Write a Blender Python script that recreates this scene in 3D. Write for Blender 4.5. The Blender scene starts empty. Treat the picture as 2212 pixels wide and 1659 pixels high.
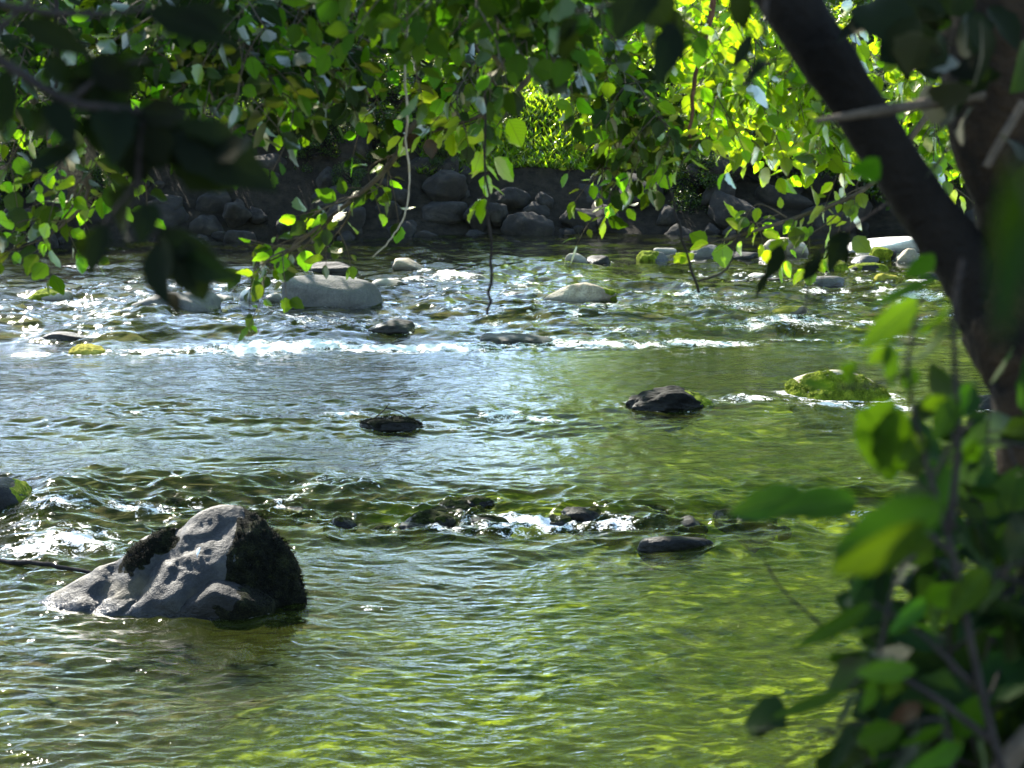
import bpy, bmesh, math, random
import numpy as np
from mathutils import Vector, Matrix, Quaternion
R = math.radians
scene = bpy.context.scene
C = scene.collection
rnd = random.Random(7)
rng = np.random.default_rng(7)

# ------------------------------------------------------------------ camera, sky, sun, exposure
W_, F_, HOR = 2212.0, 4426.0, 121.0            # photo units used for measuring; focal length; horizon row
CAM_Z = 3.6
PITCH = math.atan((829.5 - HOR) / F_)
cam = bpy.data.cameras.new("camera"); camo = bpy.data.objects.new("camera", cam); C.objects.link(camo)
camo.location = (0, 0, CAM_Z); camo.rotation_euler = (math.pi / 2 - PITCH, 0, 0)
cam.sensor_width = 36; cam.lens = 36 * F_ / W_; cam.clip_start = 0.05; cam.clip_end = 600
cam.dof.use_dof = True; cam.dof.focus_distance = 18.0; cam.dof.aperture_fstop = 8.0
scene.camera = camo

SUN_AZ, SUN_EL = R(-28), R(40)
SUNV = Vector((math.sin(SUN_AZ) * math.cos(SUN_EL), math.cos(SUN_AZ) * math.cos(SUN_EL), math.sin(SUN_EL)))
world = bpy.data.worlds.new("World"); scene.world = world; world.use_nodes = True
wn = world.node_tree; wn.nodes.clear()
sky = wn.nodes.new("ShaderNodeTexSky"); sky.sky_type = 'NISHITA'; sky.sun_disc = False
sky.sun_elevation = SUN_EL; sky.sun_rotation = SUN_AZ; sky.air_density = 1.25; sky.dust_density = .42; sky.ozone_density = 3.0
bg = wn.nodes.new("ShaderNodeBackground"); bg.inputs[1].default_value = 0.15
wo = wn.nodes.new("ShaderNodeOutputWorld")
wn.links.new(sky.outputs[0], bg.inputs[0]); wn.links.new(bg.outputs[0], wo.inputs[0])
sl = bpy.data.lights.new("sun", 'SUN'); sl.energy = 4.9; sl.angle = R(0.55); sl.color = (1, 0.94, 0.82)
slo = bpy.data.objects.new("sun", sl); C.objects.link(slo)
slo.rotation_euler = SUNV.to_track_quat('Z', 'Y').to_euler()
scene.view_settings.view_transform = 'Standard'; scene.view_settings.look = 'None'
scene.view_settings.exposure = 1.92; scene.view_settings.gamma = 1
scene.render.engine = 'CYCLES'
cy = scene.cycles
cy.max_bounces = 7; cy.diffuse_bounces = 2; cy.glossy_bounces = 3; cy.transmission_bounces = 4
cy.transparent_max_bounces = 10; cy.caustics_reflective = False; cy.caustics_refractive = False
cy.sample_clamp_indirect = 6; cy.use_denoising = True

# ------------------------------------------------------------------ noise
_perm = rng.permutation(256).astype(np.int64); _perm = np.concatenate([_perm, _perm, _perm])
_g3 = rng.normal(size=(256, 3)); _g3 /= np.linalg.norm(_g3, axis=1)[:, None]
def pn(x, y, z=0.0):
    x = np.asarray(x, float); y = np.asarray(y, float); z = np.asarray(z, float) + np.zeros_like(x)
    xi = np.floor(x).astype(np.int64); yi = np.floor(y).astype(np.int64); zi = np.floor(z).astype(np.int64)
    xf, yf, zf = x - xi, y - yi, z - zi
    u, v, w = [t * t * t * (t * (t * 6 - 15) + 10) for t in (xf, yf, zf)]
    def g(dx, dy, dz):
        h = _perm[_perm[_perm[(xi + dx) & 255] + ((yi + dy) & 255)] + ((zi + dz) & 255)]
        gr = _g3[h]
        return gr[..., 0] * (xf - dx) + gr[..., 1] * (yf - dy) + gr[..., 2] * (zf - dz)
    l = lambda a, b, t: a + (b - a) * t
    return l(l(l(g(0,0,0), g(1,0,0), u), l(g(0,1,0), g(1,1,0), u), v), l(l(g(0,0,1), g(1,0,1), u), l(g(0,1,1), g(1,1,1), u), v), w) * 1.6
def fbm(x, y, z=0.0, n=4, gain=.5):
    s, a, f = 0, 1, 1
    for i in range(n):
        s = s + a * pn(np.asarray(x) * f + i * 13.1, np.asarray(y) * f - i * 7.7, np.asarray(z) * f + i * 3.3); a *= gain; f *= 2.03
    return s
def sst(a, b, x):
    t = np.clip((x - a) / (b - a), 0, 1); return t * t * (3 - 2 * t)

# ------------------------------------------------------------------ measuring
_cp, _sp = math.cos(PITCH), math.sin(PITCH)
def ray(px, py):
    u, v = (px - W_ / 2) / F_, (829.5 - py) / F_
    return Vector((u, _cp + v * _sp, -_sp + v * _cp))
def P(px, py, d):                              # the point at distance d into the scene
    r = ray(px, py); return Vector((0, 0, CAM_Z)) + r * (d / r.y)
def level(y):                                  # mean water level: two riffle steps
    return 0.13 * sst(15.2, 16.4, y) + 0.13 * sst(24.6, 25.8, y)
def ground(px, py):                            # the point on the water
    r = ray(px, py); z = 0.0
    for _ in range(12):
        t = (CAM_Z - z) / -r.z; z = float(level(np.float64(r.y * t)))
    return Vector((r.x * t, r.y * t, z))

# ------------------------------------------------------------------ objects
def tag(o, label=None, cat=None, group=None, kind=None):
    for k, v in (('label', label), ('category', cat), ('group', group), ('kind', kind)):
        if v: o[k] = v
    return o
def empty(name, loc, label, cat, group=None):
    o = bpy.data.objects.new(name, None); C.objects.link(o); o.location = loc; o.empty_display_size = .1
    return tag(o, label, cat, group)
def mesh(name, V, Fc, uv=None, smooth=True):
    V = np.asarray(V, np.float32); me = bpy.data.meshes.new(name)
    fl = [np.asarray(f, np.int32) for f in (Fc if isinstance(Fc, list) else [Fc]) if len(f)]
    nl = sum(f.size for f in fl); nf = sum(len(f) for f in fl)
    me.vertices.add(len(V)); me.vertices.foreach_set('co', V.ravel())
    me.loops.add(nl); idx = np.concatenate([f.ravel() for f in fl]); me.loops.foreach_set('vertex_index', idx)
    me.polygons.add(nf)
    tot = np.concatenate([np.full(len(f), f.shape[1], np.int32) for f in fl])
    me.polygons.foreach_set('loop_start', np.concatenate([[0], np.cumsum(tot)[:-1]]).astype(np.int32))
    if smooth: me.polygons.foreach_set('use_smooth', np.ones(nf, bool))
    if uv is not None:
        l = me.uv_layers.new(name='UVMap'); l.data.foreach_set('uv', np.asarray(uv, np.float32)[idx].ravel())
    me.update(calc_edges=True); me.validate()
    return me
def obj(name, me, mat=None, parent=None, loc=None):
    o = bpy.data.objects.new(name, me); C.objects.link(o)
    if mat:
        me.materials.clear(); me.materials.append(mat)
    if parent is not None: o.parent = parent
    if loc is not None: o.location = loc
    return o

# ------------------------------------------------------------------ materials
class NT:
    def __init__(s, name):
        s.m = bpy.data.materials.new(name); s.m.use_nodes = True; s.t = s.m.node_tree; s.t.nodes.clear()
        s.out = s.n('ShaderNodeOutputMaterial')
    def n(s, typ, **kw):
        nd = s.t.nodes.new(typ)
        for k, v in kw.items(): setattr(nd, k, v)
        return nd
    def l(s, a, b): s.t.links.new(a, b)
    def set(s, sock, v):
        if isinstance(v, bpy.types.NodeSocket): s.l(v, sock)
        elif isinstance(v, (tuple, list)) and len(v) == 3 and sock.type == 'RGBA': sock.default_value = (*v, 1)
        else: sock.default_value = v
    def noise(s, scale, detail=4, rough=.55, vec=None, dist=0):
        nd = s.n('ShaderNodeTexNoise'); nd.inputs['Scale'].default_value = scale; nd.inputs['Detail'].default_value = detail
        nd.inputs['Roughness'].default_value = rough; nd.inputs['Distortion'].default_value = dist
        if vec: s.l(vec, nd.inputs['Vector'])
        return nd.outputs[0]
    def math(s, op, a, b=None, c=None, clamp=False):
        nd = s.n('ShaderNodeMath', operation=op, use_clamp=clamp)
        for i, v in enumerate((a, b, c)):
            if v is not None: s.set(nd.inputs[i], v)
        return nd.outputs[0]
    def ramp(s, fac, stops):
        nd = s.n('ShaderNodeValToRGB'); cr = nd.color_ramp
        while len(cr.elements) < len(stops): cr.elements.new(.5)
        for e, (p, c) in zip(cr.elements, stops): e.position = p; e.color = (*c, 1) if len(c) == 3 else c
        s.l(fac, nd.inputs[0]); return nd.outputs[0]
    def step(s, x, a, b):
        nd = s.n('ShaderNodeMapRange', interpolation_type='SMOOTHSTEP')
        s.set(nd.inputs[0], x); nd.inputs[1].default_value = a; nd.inputs[2].default_value = b; return nd.outputs[0]
    def mix(s, f, a, b, mode='MIX'):
        nd = s.n('ShaderNodeMix', data_type='RGBA', blend_type=mode); s.set(nd.inputs[0], f); s.set(nd.inputs[6], a); s.set(nd.inputs[7], b); return nd.outputs[2]
    def bump(s, h, strength=.5, dist=.01):
        nd = s.n('ShaderNodeBump'); nd.inputs['Strength'].default_value = strength; nd.inputs['Distance'].default_value = dist; s.l(h, nd.inputs['Height']); return nd.outputs[0]
    def bsdf(s, col, rough=.7, normal=None, spec=.5, coat=None):
        b = s.n('ShaderNodeBsdfPrincipled'); s.set(b.inputs['Base Color'], col); s.set(b.inputs['Roughness'], rough)
        b.inputs['Specular IOR Level'].default_value = spec
        if normal: s.l(normal, b.inputs['Normal'])
        return b.outputs[0]
    def done(s, sh): s.l(sh, s.out.inputs[0]); return s.m
    def mixs(s, f, a, b):
        nd = s.n('ShaderNodeMixShader'); s.set(nd.inputs[0], f); s.l(a, nd.inputs[1]); s.l(b, nd.inputs[2]); return nd.outputs[0]
    def obj(s): return s.n('ShaderNodeTexCoord').outputs['Object']
    def pos(s): return s.n('ShaderNodeNewGeometry').outputs['Position']
    def sep(s, v):
        nd = s.n('ShaderNodeSeparateXYZ'); s.l(v, nd.inputs[0]); return nd.outputs

def rock_mat(name, dark, mid, pale, wet=True, rough=.75, stain=None, spec=.4, bump=.8):
    t = NT(name); o = t.obj()
    oi = t.n('ShaderNodeObjectInfo').outputs['Random']
    off = t.n('ShaderNodeVectorMath', operation='ADD'); t.l(o, off.inputs[0]); t.l(oi, off.inputs[1]); v = off.outputs[0]
    n1 = t.noise(3.2, 6, .6, v, .6); n2 = t.noise(38, 4, .6, v); n3 = t.noise(120, 2, .5, v)
    col = t.ramp(n1, [(.3, dark), (.5, mid), (.72, pale)])
    col = t.mix(t.step(n2, .48, .62), col, t.mix(.5, col, dark))
    if stain: col = t.mix(t.math('MULTIPLY', t.step(t.noise(2.1, 4, .6, v), .52, .66), .75), col, stain)
    col = t.mix(t.math('MULTIPLY', t.step(n3, .6, .72), .5), col, pale)
    r = rough
    if wet:
        z = t.sep(o)[2]
        w = t.step(t.math('ADD', z, t.math('MULTIPLY', n1, -.16)), .05, -.05)
        col = t.mix(w, col, t.mix(.72, col, (.012, .011, .009))); r = t.math('SUBTRACT', rough, t.math('MULTIPLY', w, rough - .2))
    h = t.math('ADD', t.math('MULTIPLY', n2, .6), t.math('ADD', t.math('MULTIPLY', n3, .25), n1))
    return t.done(t.bsdf(col, r, t.bump(h, bump, .02), spec))
M = {}
M['grey'] = rock_mat('grey_stone', (.055, .053, .052), (.095, .09, .086), (.15, .145, .138))
M['big'] = rock_mat('grey_wet_stone', (.007, .0063, .006), (.021, .0198, .018), (.05, .046, .041), rough=.6, spec=.3, bump=.6, stain=(.085, .065, .032))
M['pale'] = rock_mat('pale_stone', (.16, .145, .115), (.27, .25, .21), (.42, .39, .34))
M['white'] = rock_mat('white_stone', (.5, .47, .42), (.66, .63, .57), (.8, .77, .72))
M['warm'] = rock_mat('warm_stone', (.13, .10, .07), (.26, .215, .15), (.42, .37, .28), stain=(.18, .08, .03))
M['black'] = rock_mat('black_stone', (.004, .004, .0035), (.009, .0085, .0075), (.024, .022, .019), rough=.8, spec=.12)
M['dark'] = rock_mat('dark_stone', (.008, .0075, .007), (.016, .015, .0135), (.036, .034, .031), rough=.65, spec=.2)
M['bank'] = rock_mat('bank_stone', (.006, .005, .0035), (.017, .014, .010), (.042, .035, .025), wet=False, rough=.95)  # stone darkened: the far bank's shade is put into the colour

def moss_mat(name, a, b, c):
    t = NT(name); o = t.obj()
    n1 = t.noise(9, 5, .65, o); n2 = t.noise(90, 3, .6, o)
    col = t.ramp(t.math('ADD', t.math('MULTIPLY', n1, .6), t.math('MULTIPLY', n2, .4)), [(.36, a), (.5, b), (.64, c)])
    return t.done(t.bsdf(col, .95, t.bump(n2, 1, .03), .1))
M['moss'] = moss_mat('moss', (.035, .05, .006), (.13, .17, .012), (.30, .34, .03))
M['darkmoss'] = moss_mat('black_moss', (.004, .004, .003), (.010, .010, .006), (.03, .032, .012))
M['olive'] = moss_mat('olive_weed', (.006, .007, .002), (.016, .020, .004), (.045, .06, .008))
M['yellowmoss'] = moss_mat('yellow_moss', (.14, .13, .02), (.34, .31, .05), (.5, .45, .10))

def leaf_mat(name, top, back, trans, gloss=.12, trw=.5, rough=.35, few=0):
    t = NT(name)
    g = t.n('ShaderNodeNewGeometry'); rp = g.outputs['Random Per Island']
    uvn = t.n('ShaderNodeTexCoord').outputs['UV']; s = t.sep(uvn)
    av = t.math('ABSOLUTE', s[1])
    ph = t.math('MULTIPLY', t.math('SUBTRACT', s[0], t.math('MULTIPLY', av, .75)), 52)
    vein = t.step(t.math('SINE', ph), .55, 1.0)
    mid = t.step(av, .035, .01)
    vm = t.math('MAXIMUM', t.math('MULTIPLY', vein, .55), mid)
    hs = t.n('ShaderNodeHueSaturation'); t.set(hs.inputs['Color'], top)
    t.l(t.math('ADD', .47, t.math('MULTIPLY', rp, .05)), hs.inputs['Hue']); t.l(t.math('ADD', .35, t.math('MULTIPLY', rp, 1.2)), hs.inputs['Value'])
    c = t.mix(g.outputs['Backfacing'], hs.outputs[0], t.mix(.65, hs.outputs[0], back))
    c = t.mix(t.math('MULTIPLY', vm, .55), c, back)
    ht = t.n('ShaderNodeHueSaturation'); t.set(ht.inputs['Color'], trans)
    t.l(t.math('ADD', .475, t.math('MULTIPLY', t.math('FRACT', t.math('MULTIPLY', rp, 7.3)), .05)), ht.inputs['Hue'])
    fr0 = t.math('FRACT', t.math('MULTIPLY', rp, 3.1))
    t.l(t.math('ADD', .12, t.math('MULTIPLY', t.math('POWER', fr0, 3.0), 2.3)) if few else t.math('ADD', .4, t.math('MULTIPLY', fr0, 1.1)), ht.inputs['Value'])
    tc = t.mix(t.math('MULTIPLY', vm, .45), ht.outputs[0], t.mix(.6, ht.outputs[0], (.02, .04, .004)))
    bmp = t.bump(t.math('MULTIPLY', vm, -1.0), .35, .002)
    d = t.n('ShaderNodeBsdfDiffuse'); t.l(c, d.inputs[0]); t.l(bmp, d.inputs['Normal'])
    tr = t.n('ShaderNodeBsdfTranslucent'); t.l(tc, tr.inputs[0]); t.l(bmp, tr.inputs['Normal'])
    gl = t.n('ShaderNodeBsdfGlossy'); gl.inputs['Roughness'].default_value = rough; gl.inputs[0].default_value = (.85, .82, .68, 1); t.l(bmp, gl.inputs['Normal'])
    fr = t.n('ShaderNodeFresnel'); fr.inputs[0].default_value = 1.45
    a = t.mixs(trw, d.outputs[0], tr.outputs[0])
    return t.done(t.mixs(t.math('MULTIPLY', fr.outputs[0], gloss / .09, clamp=True), a, gl.outputs[0]))
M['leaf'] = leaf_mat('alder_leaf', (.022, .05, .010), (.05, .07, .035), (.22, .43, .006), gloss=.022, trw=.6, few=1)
M['leaf_mid'] = leaf_mat('shaded_alder_leaf', (.013, .030, .006), (.03, .045, .022), (.12, .28, .004), gloss=.016, trw=.5, few=1)  # alder leaf again, darker: shade of the left boughs put into the colour
M['leaf_lit'] = leaf_mat('sunlit_leaf', (.035, .07, .01), (.07, .09, .04), (.50, .80, .008), gloss=.05, trw=.68)  # sunlit copy: the brightness of the sun is put into the colour
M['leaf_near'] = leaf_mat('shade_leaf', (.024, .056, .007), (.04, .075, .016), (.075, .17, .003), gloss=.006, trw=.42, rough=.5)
M['leaf_dark'] = leaf_mat('dark_leaf', (.005, .008, .004), (.007, .010, .006), (.012, .026, .002), gloss=.010, trw=.3, rough=.6)  # near-black: the shadow on the near boughs is put into the colour
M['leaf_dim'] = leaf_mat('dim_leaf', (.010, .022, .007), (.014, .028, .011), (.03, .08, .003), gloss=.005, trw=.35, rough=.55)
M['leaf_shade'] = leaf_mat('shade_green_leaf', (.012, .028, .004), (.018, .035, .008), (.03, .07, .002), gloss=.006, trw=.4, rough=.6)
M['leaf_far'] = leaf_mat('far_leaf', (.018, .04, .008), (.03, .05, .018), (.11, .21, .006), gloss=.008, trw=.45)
M['leaf_farlit'] = leaf_mat('far_sunlit_leaf', (.04, .08, .01), (.06, .09, .025), (.42, .66, .010), gloss=.05, trw=.6)  # far leaf again, with sunlight put into the colour
M['leaf_dead'] = leaf_mat('dead_leaf', (.022, .011, .005), (.03, .015, .007), (.035, .014, .004), gloss=.05)
def bark_mat(name, a, b):
    t = NT(name); o = t.obj()
    n1 = t.noise(14, 6, .65, o); n2 = t.noise(60, 4, .6, o)
    col = t.ramp(n1, [(.35, a), (.65, b)])
    return t.done(t.bsdf(col, .9, t.bump(t.math('ADD', n1, t.math('MULTIPLY', n2, .4)), .9, .02), .2))
M['bark'] = bark_mat('dark_bark', (.0035, .003, .0025), (.009, .007, .0055))
M['bark_trunk'] = bark_mat('mottled_bark', (.004, .0035, .003), (.035, .022, .011))
M['bark_tan'] = bark_mat('tan_bark', (.05, .035, .022), (.17, .12, .07))
M['twig'] = bark_mat('twig_bark', (.05, .04, .03), (.12, .095, .07))
M['twig_dark'] = bark_mat('dark_twig_bark', (.012, .010, .010), (.03, .025, .022))
M['twig_pale'] = bark_mat('pale_twig_bark', (.30, .26, .20), (.5, .45, .37))
M['twig_red'] = bark_mat('red_twig_bark', (.06, .03, .02), (.16, .08, .05))
t = NT('feather_white'); M['feather'] = t.done(t.bsdf((.8, .8, .78), .6))

def ground_mat():
    t = NT('bank_soil'); p = t.pos()
    n1 = t.noise(.35, 5, .6, p); n2 = t.noise(6, 5, .65, p); n3 = t.noise(40, 3, .6, p)
    soil = t.ramp(n2, [(.3, (.010, .008, .005)), (.7, (.035, .028, .018))])
    gr = t.ramp(n3, [(.3, (.012, .026, .004)), (.7, (.05, .085, .012))])
    zz = t.step(t.sep(p)[2], 2.0, 2.6)
    return t.done(t.bsdf(t.mix(t.math('MULTIPLY', t.step(n1, .38, .52), zz), soil, gr), .95, t.bump(t.math('ADD', n2, n3), 1, .06), .15))
M['soil'] = ground_mat()
def bed_mat():
    t = NT('river_bed'); p = t.pos(); s = t.sep(p)
    n1 = t.noise(.55, 5, .6, p, .5); n2 = t.noise(7, 4, .6, p); n3 = t.noise(28, 3, .6, p)
    vor = t.n('ShaderNodeTexVoronoi'); vor.inputs['Scale'].default_value = 5.5; t.l(p, vor.inputs['Vector'])
    st = t.ramp(t.math('ADD', t.math('MULTIPLY', n2, .6), t.math('MULTIPLY', n3, .4)), [(.3, (.02, .018, .012)), (.55, (.06, .053, .036)), (.75, (.12, .108, .08))])
    st = t.mix(.35, st, t.mix(1.0, st, vor.outputs['Color'], 'MULTIPLY'))
    al = t.ramp(n2, [(.3, (.03, .05, .002)), (.55, (.16, .215, .003)), (.75, (.38, .46, .007))])
    # weed on the bed; green of mirrored foliage is painted in towards the right
    g = t.math('ADD', n1, t.math('MULTIPLY', t.math('SUBTRACT', s[0], t.math('MULTIPLY', t.math('SUBTRACT', s[1], 10), .42)), .062))
    f = t.step(g, .28, .46)
    return t.done(t.bsdf(t.mix(f, st, al), .9, t.bump(n2, .8, .05), .2))
M['bed'] = bed_mat()
def water_mat():
    t = NT('river_water'); p = t.pos()
    mp = t.n('ShaderNodeMapping'); mp.inputs['Scale'].default_value = (.8, 1, 1); t.l(p, mp.inputs[0]); v = mp.outputs[0]
    h = t.math('ADD', t.noise(9, 3, .55, v, .8), t.math('MULTIPLY', t.noise(30, 2, .5, v), .3))
    nb = t.bump(h, .4, .02)
    fr = t.n('ShaderNodeFresnel'); fr.inputs[0].default_value = 1.34; t.l(nb, fr.inputs['Normal'])
    tr = t.n('ShaderNodeBsdfTransparent'); tr.inputs[0].default_value = (.82, .86, .60, 1)
    body = t.n('ShaderNodeBsdfDiffuse'); body.inputs[0].default_value = (.05, .062, .012, 1)
    gl = t.n('ShaderNodeBsdfGlossy'); gl.inputs['Roughness'].default_value = .06; t.l(nb, gl.inputs['Normal'])
    under = t.mixs(.22, tr.outputs[0], body.outputs[0])
    w = t.mixs(t.math('MULTIPLY', t.math('POWER', fr.outputs[0], 2.4), 7.0, clamp=True), under, gl.outputs[0])
    at = t.n('ShaderNodeAttribute', attribute_name='foam').outputs['Fac']
    fn = t.noise(13, 5, .75, v, 1.0); fn2 = t.noise(60, 2, .6, p)
    nn = t.math('ADD', t.math('MULTIPLY', t.math('SUBTRACT', fn, .5), 2.4), t.math('MULTIPLY', t.math('SUBTRACT', fn2, .5), .9))
    ff = t.step(t.math('ADD', at, t.math('MULTIPLY', nn, t.step(at, .02, .35))), .42, .70)
    fb = t.bump(t.math('ADD', fn, fn2), 1, .03)
    foam = t.bsdf((.93, .92, .90), .55, fb, .5)
    return t.done(t.mixs(t.math('MULTIPLY', ff, .92), w, foam))
M['water'] = water_mat()

# ------------------------------------------------------------------ rocks
def ico(sub):
    bm = bmesh.new(); bmesh.ops.create_icosphere(bm, subdivisions=sub, radius=1)
    V = np.array([v.co[:] for v in bm.verts]); Fc = np.array([[v.index for v in f.verts] for f in bm.faces]); bm.free()
    return V / np.linalg.norm(V, axis=1)[:, None], Fc
ICO = {k: ico(k) for k in (3, 4, 5, 6)}
def plane_radius(D, planes, p):
    s = 0
    for n, d in planes: s = s + np.clip(D @ np.asarray(n) / d, 1e-6, None) ** p
    return s ** (-1 / p)
def rock_shape(seed, w, d, h, angular=.4, rough=.05, sub=5, tilt=None, flat=.0):
    """Vertices about the centre of the waterline; h above it, part of the stone below it."""
    r = np.random.default_rng(seed); D, Fc = ICO[sub]
    n = 16; N = r.normal(size=(n, 3)); N /= np.linalg.norm(N, axis=1)[:, None]
    pl = [(a, r.uniform(.78, 1.0)) for a in N] + [((0, 0, 1), .97 - flat), ((1, 0, 0), 1.0), ((-1, 0, 0), 1.0), ((0, 1, 0), 1.0), ((0, -1, 0), 1.0)]
    if tilt: pl.append((np.array(tilt[:3]) / np.linalg.norm(tilt[:3]), tilt[3]))
    rad = plane_radius(D, pl, 4 + 22 * angular)
    o = r.uniform(0, 90, 3)
    V = D * rad[:, None]
    nz = fbm(V[:, 0] * 1.6 + o[0], V[:, 1] * 1.6 + o[1], V[:, 2] * 1.6 + o[2], 5, .52)
    nr = 1 - np.abs(pn(V[:, 0] * 2.6 + o[1], V[:, 1] * 2.6, V[:, 2] * 2.6 + o[0]))
    V = V * (1 + rough * nz + rough * .5 * angular * (nr - .6))[:, None]
    V = V * np.array([w / 2, d / 2, h])
    mx = V[:, 2].max(); V[:, 2] *= h / mx
    lo = V[:, 2] < 0; V[lo, 2] *= min(1, .45 / h)
    tt = np.clip(-V[:, 2] / .45, 0, 1)[:, None]; V[:, :2] *= 1 - .45 * tt ** .7
    # the outline at the waterline should span the width
    V[:, 0] *= w / (V[:, 0].max() - V[:, 0].min()); V[:, 0] -= (V[:, 0].max() + V[:, 0].min()) / 2
    return V, Fc
def normals(V, Fc):
    fn = np.cross(V[Fc[:, 1]] - V[Fc[:, 0]], V[Fc[:, 2]] - V[Fc[:, 0]])
    N = np.zeros_like(V)
    for k in range(3): np.add.at(N, Fc[:, k], fn)
    return N / (np.linalg.norm(N, axis=1)[:, None] + 1e-12)
def moss_patch(V, Fc, seed, fn, thick=.02, fur=0, hair=.03):
    """A cushion lying over the part of the stone where fn(V, N, noise) is high, with short blades on it."""
    r = np.random.default_rng(seed); o = r.uniform(0, 50, 3)
    N = normals(V, Fc); s = 4.5
    nz = fbm(V[:, 0] * s + o[0], V[:, 1] * s + o[1], V[:, 2] * s + o[2], 4)
    m = fn(V, N, nz); hi = fbm(V[:, 0] * 22 + o[0], V[:, 1] * 22, V[:, 2] * 22, 3, .6)
    k = np.clip(m, -.3, 1)
    U = V + N * ((k * thick) + np.clip(m * 3, 0, 1) * hi * thick * .55)[:, None]
    keep = (m[Fc] > -.1).any(axis=1)
    F2 = Fc[keep]
    used = np.unique(F2); mp = -np.ones(len(V), int); mp[used] = np.arange(len(used))
    Vo, Fo = U[used], mp[F2]
    if fur:
        good = used[m[used] > .1]
        if len(good):
            pick = r.choice(good, fur); c = U[pick] + r.normal(size=(fur, 3)) * .006
            dr = N[pick] + r.normal(size=(fur, 3)) * .55 + np.array([0, 0, -.35]); dr /= np.linalg.norm(dr, axis=1)[:, None]
            sd = np.cross(dr, r.normal(size=(fur, 3))); sd /= np.linalg.norm(sd, axis=1)[:, None]
            L = hair * r.uniform(.4, 1.2, (fur, 1)); w = L * .16
            b = len(Vo); T = np.concatenate([c - sd * w, c + sd * w, c + dr * L])
            Fo = np.concatenate([Fo, np.stack([b + np.arange(fur), b + fur + np.arange(fur), b + 2 * fur + np.arange(fur)], 1)]); Vo = np.concatenate([Vo, T])
    return Vo, Fo

ROCKS = []           # footprints for the water: x, y, half width, half depth, foam
def river_rock(x0, x1, ytop, ybase, mat, label, seed, angular=.35, rough=.06, depth=.75, moss=None, foam=.5, tilt=None, flat=0, sub=5, group=None, mossmat='moss', thick=.02, fur=0, hair=.03, moss_label=None):
    g = ground((x0 + x1) / 2, ybase); sc = g.y / F_ * 1.0
    w = (x1 - x0) * sc; h = (ybase - ytop) * sc * 1.02; d = max(w * depth, h * 1.1)
    # the crest stands behind the front edge, so part of the height seen is the top surface
    h = max(h - d * .5 * (CAM_Z / g.y) * .35, h * .6)
    c = g + Vector((0, d * .42, 0))
    V, Fc = rock_shape(seed, w, d, h, angular, rough, sub, tilt, flat)
    o = obj('river_boulder' if w > .8 else 'river_stone', mesh('river_stone', V, Fc), M[mat], loc=c)
    tag(o, label, 'boulder' if w > .8 else 'rock', group or 'rocks standing in the river')
    if moss:
        mv, mf = moss_patch(V, Fc, seed + 1, moss, thick, fur, hair)
        if len(mf):
            mo = obj('moss', mesh('moss', mv, mf), M[mossmat], o)
            if moss_label: mo['label'] = moss_label
    ROCKS.append((c.x, c.y, w / 2, d / 2, foam))
    return o
TOP = lambda k=.3: (lambda V, N, n: N[:, 2] - .75 + k + n * .55)
LEFT = lambda k=0: (lambda V, N, n: -V[:, 0] / np.abs(V[:, 0]).max() - .05 + k + n * .6 + N[:, 2] * .3)
RIGHT = lambda k=0: (lambda V, N, n: V[:, 0] / np.abs(V[:, 0]).max() - .45 + k + n * .4 + N[:, 2] * .25)

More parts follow.
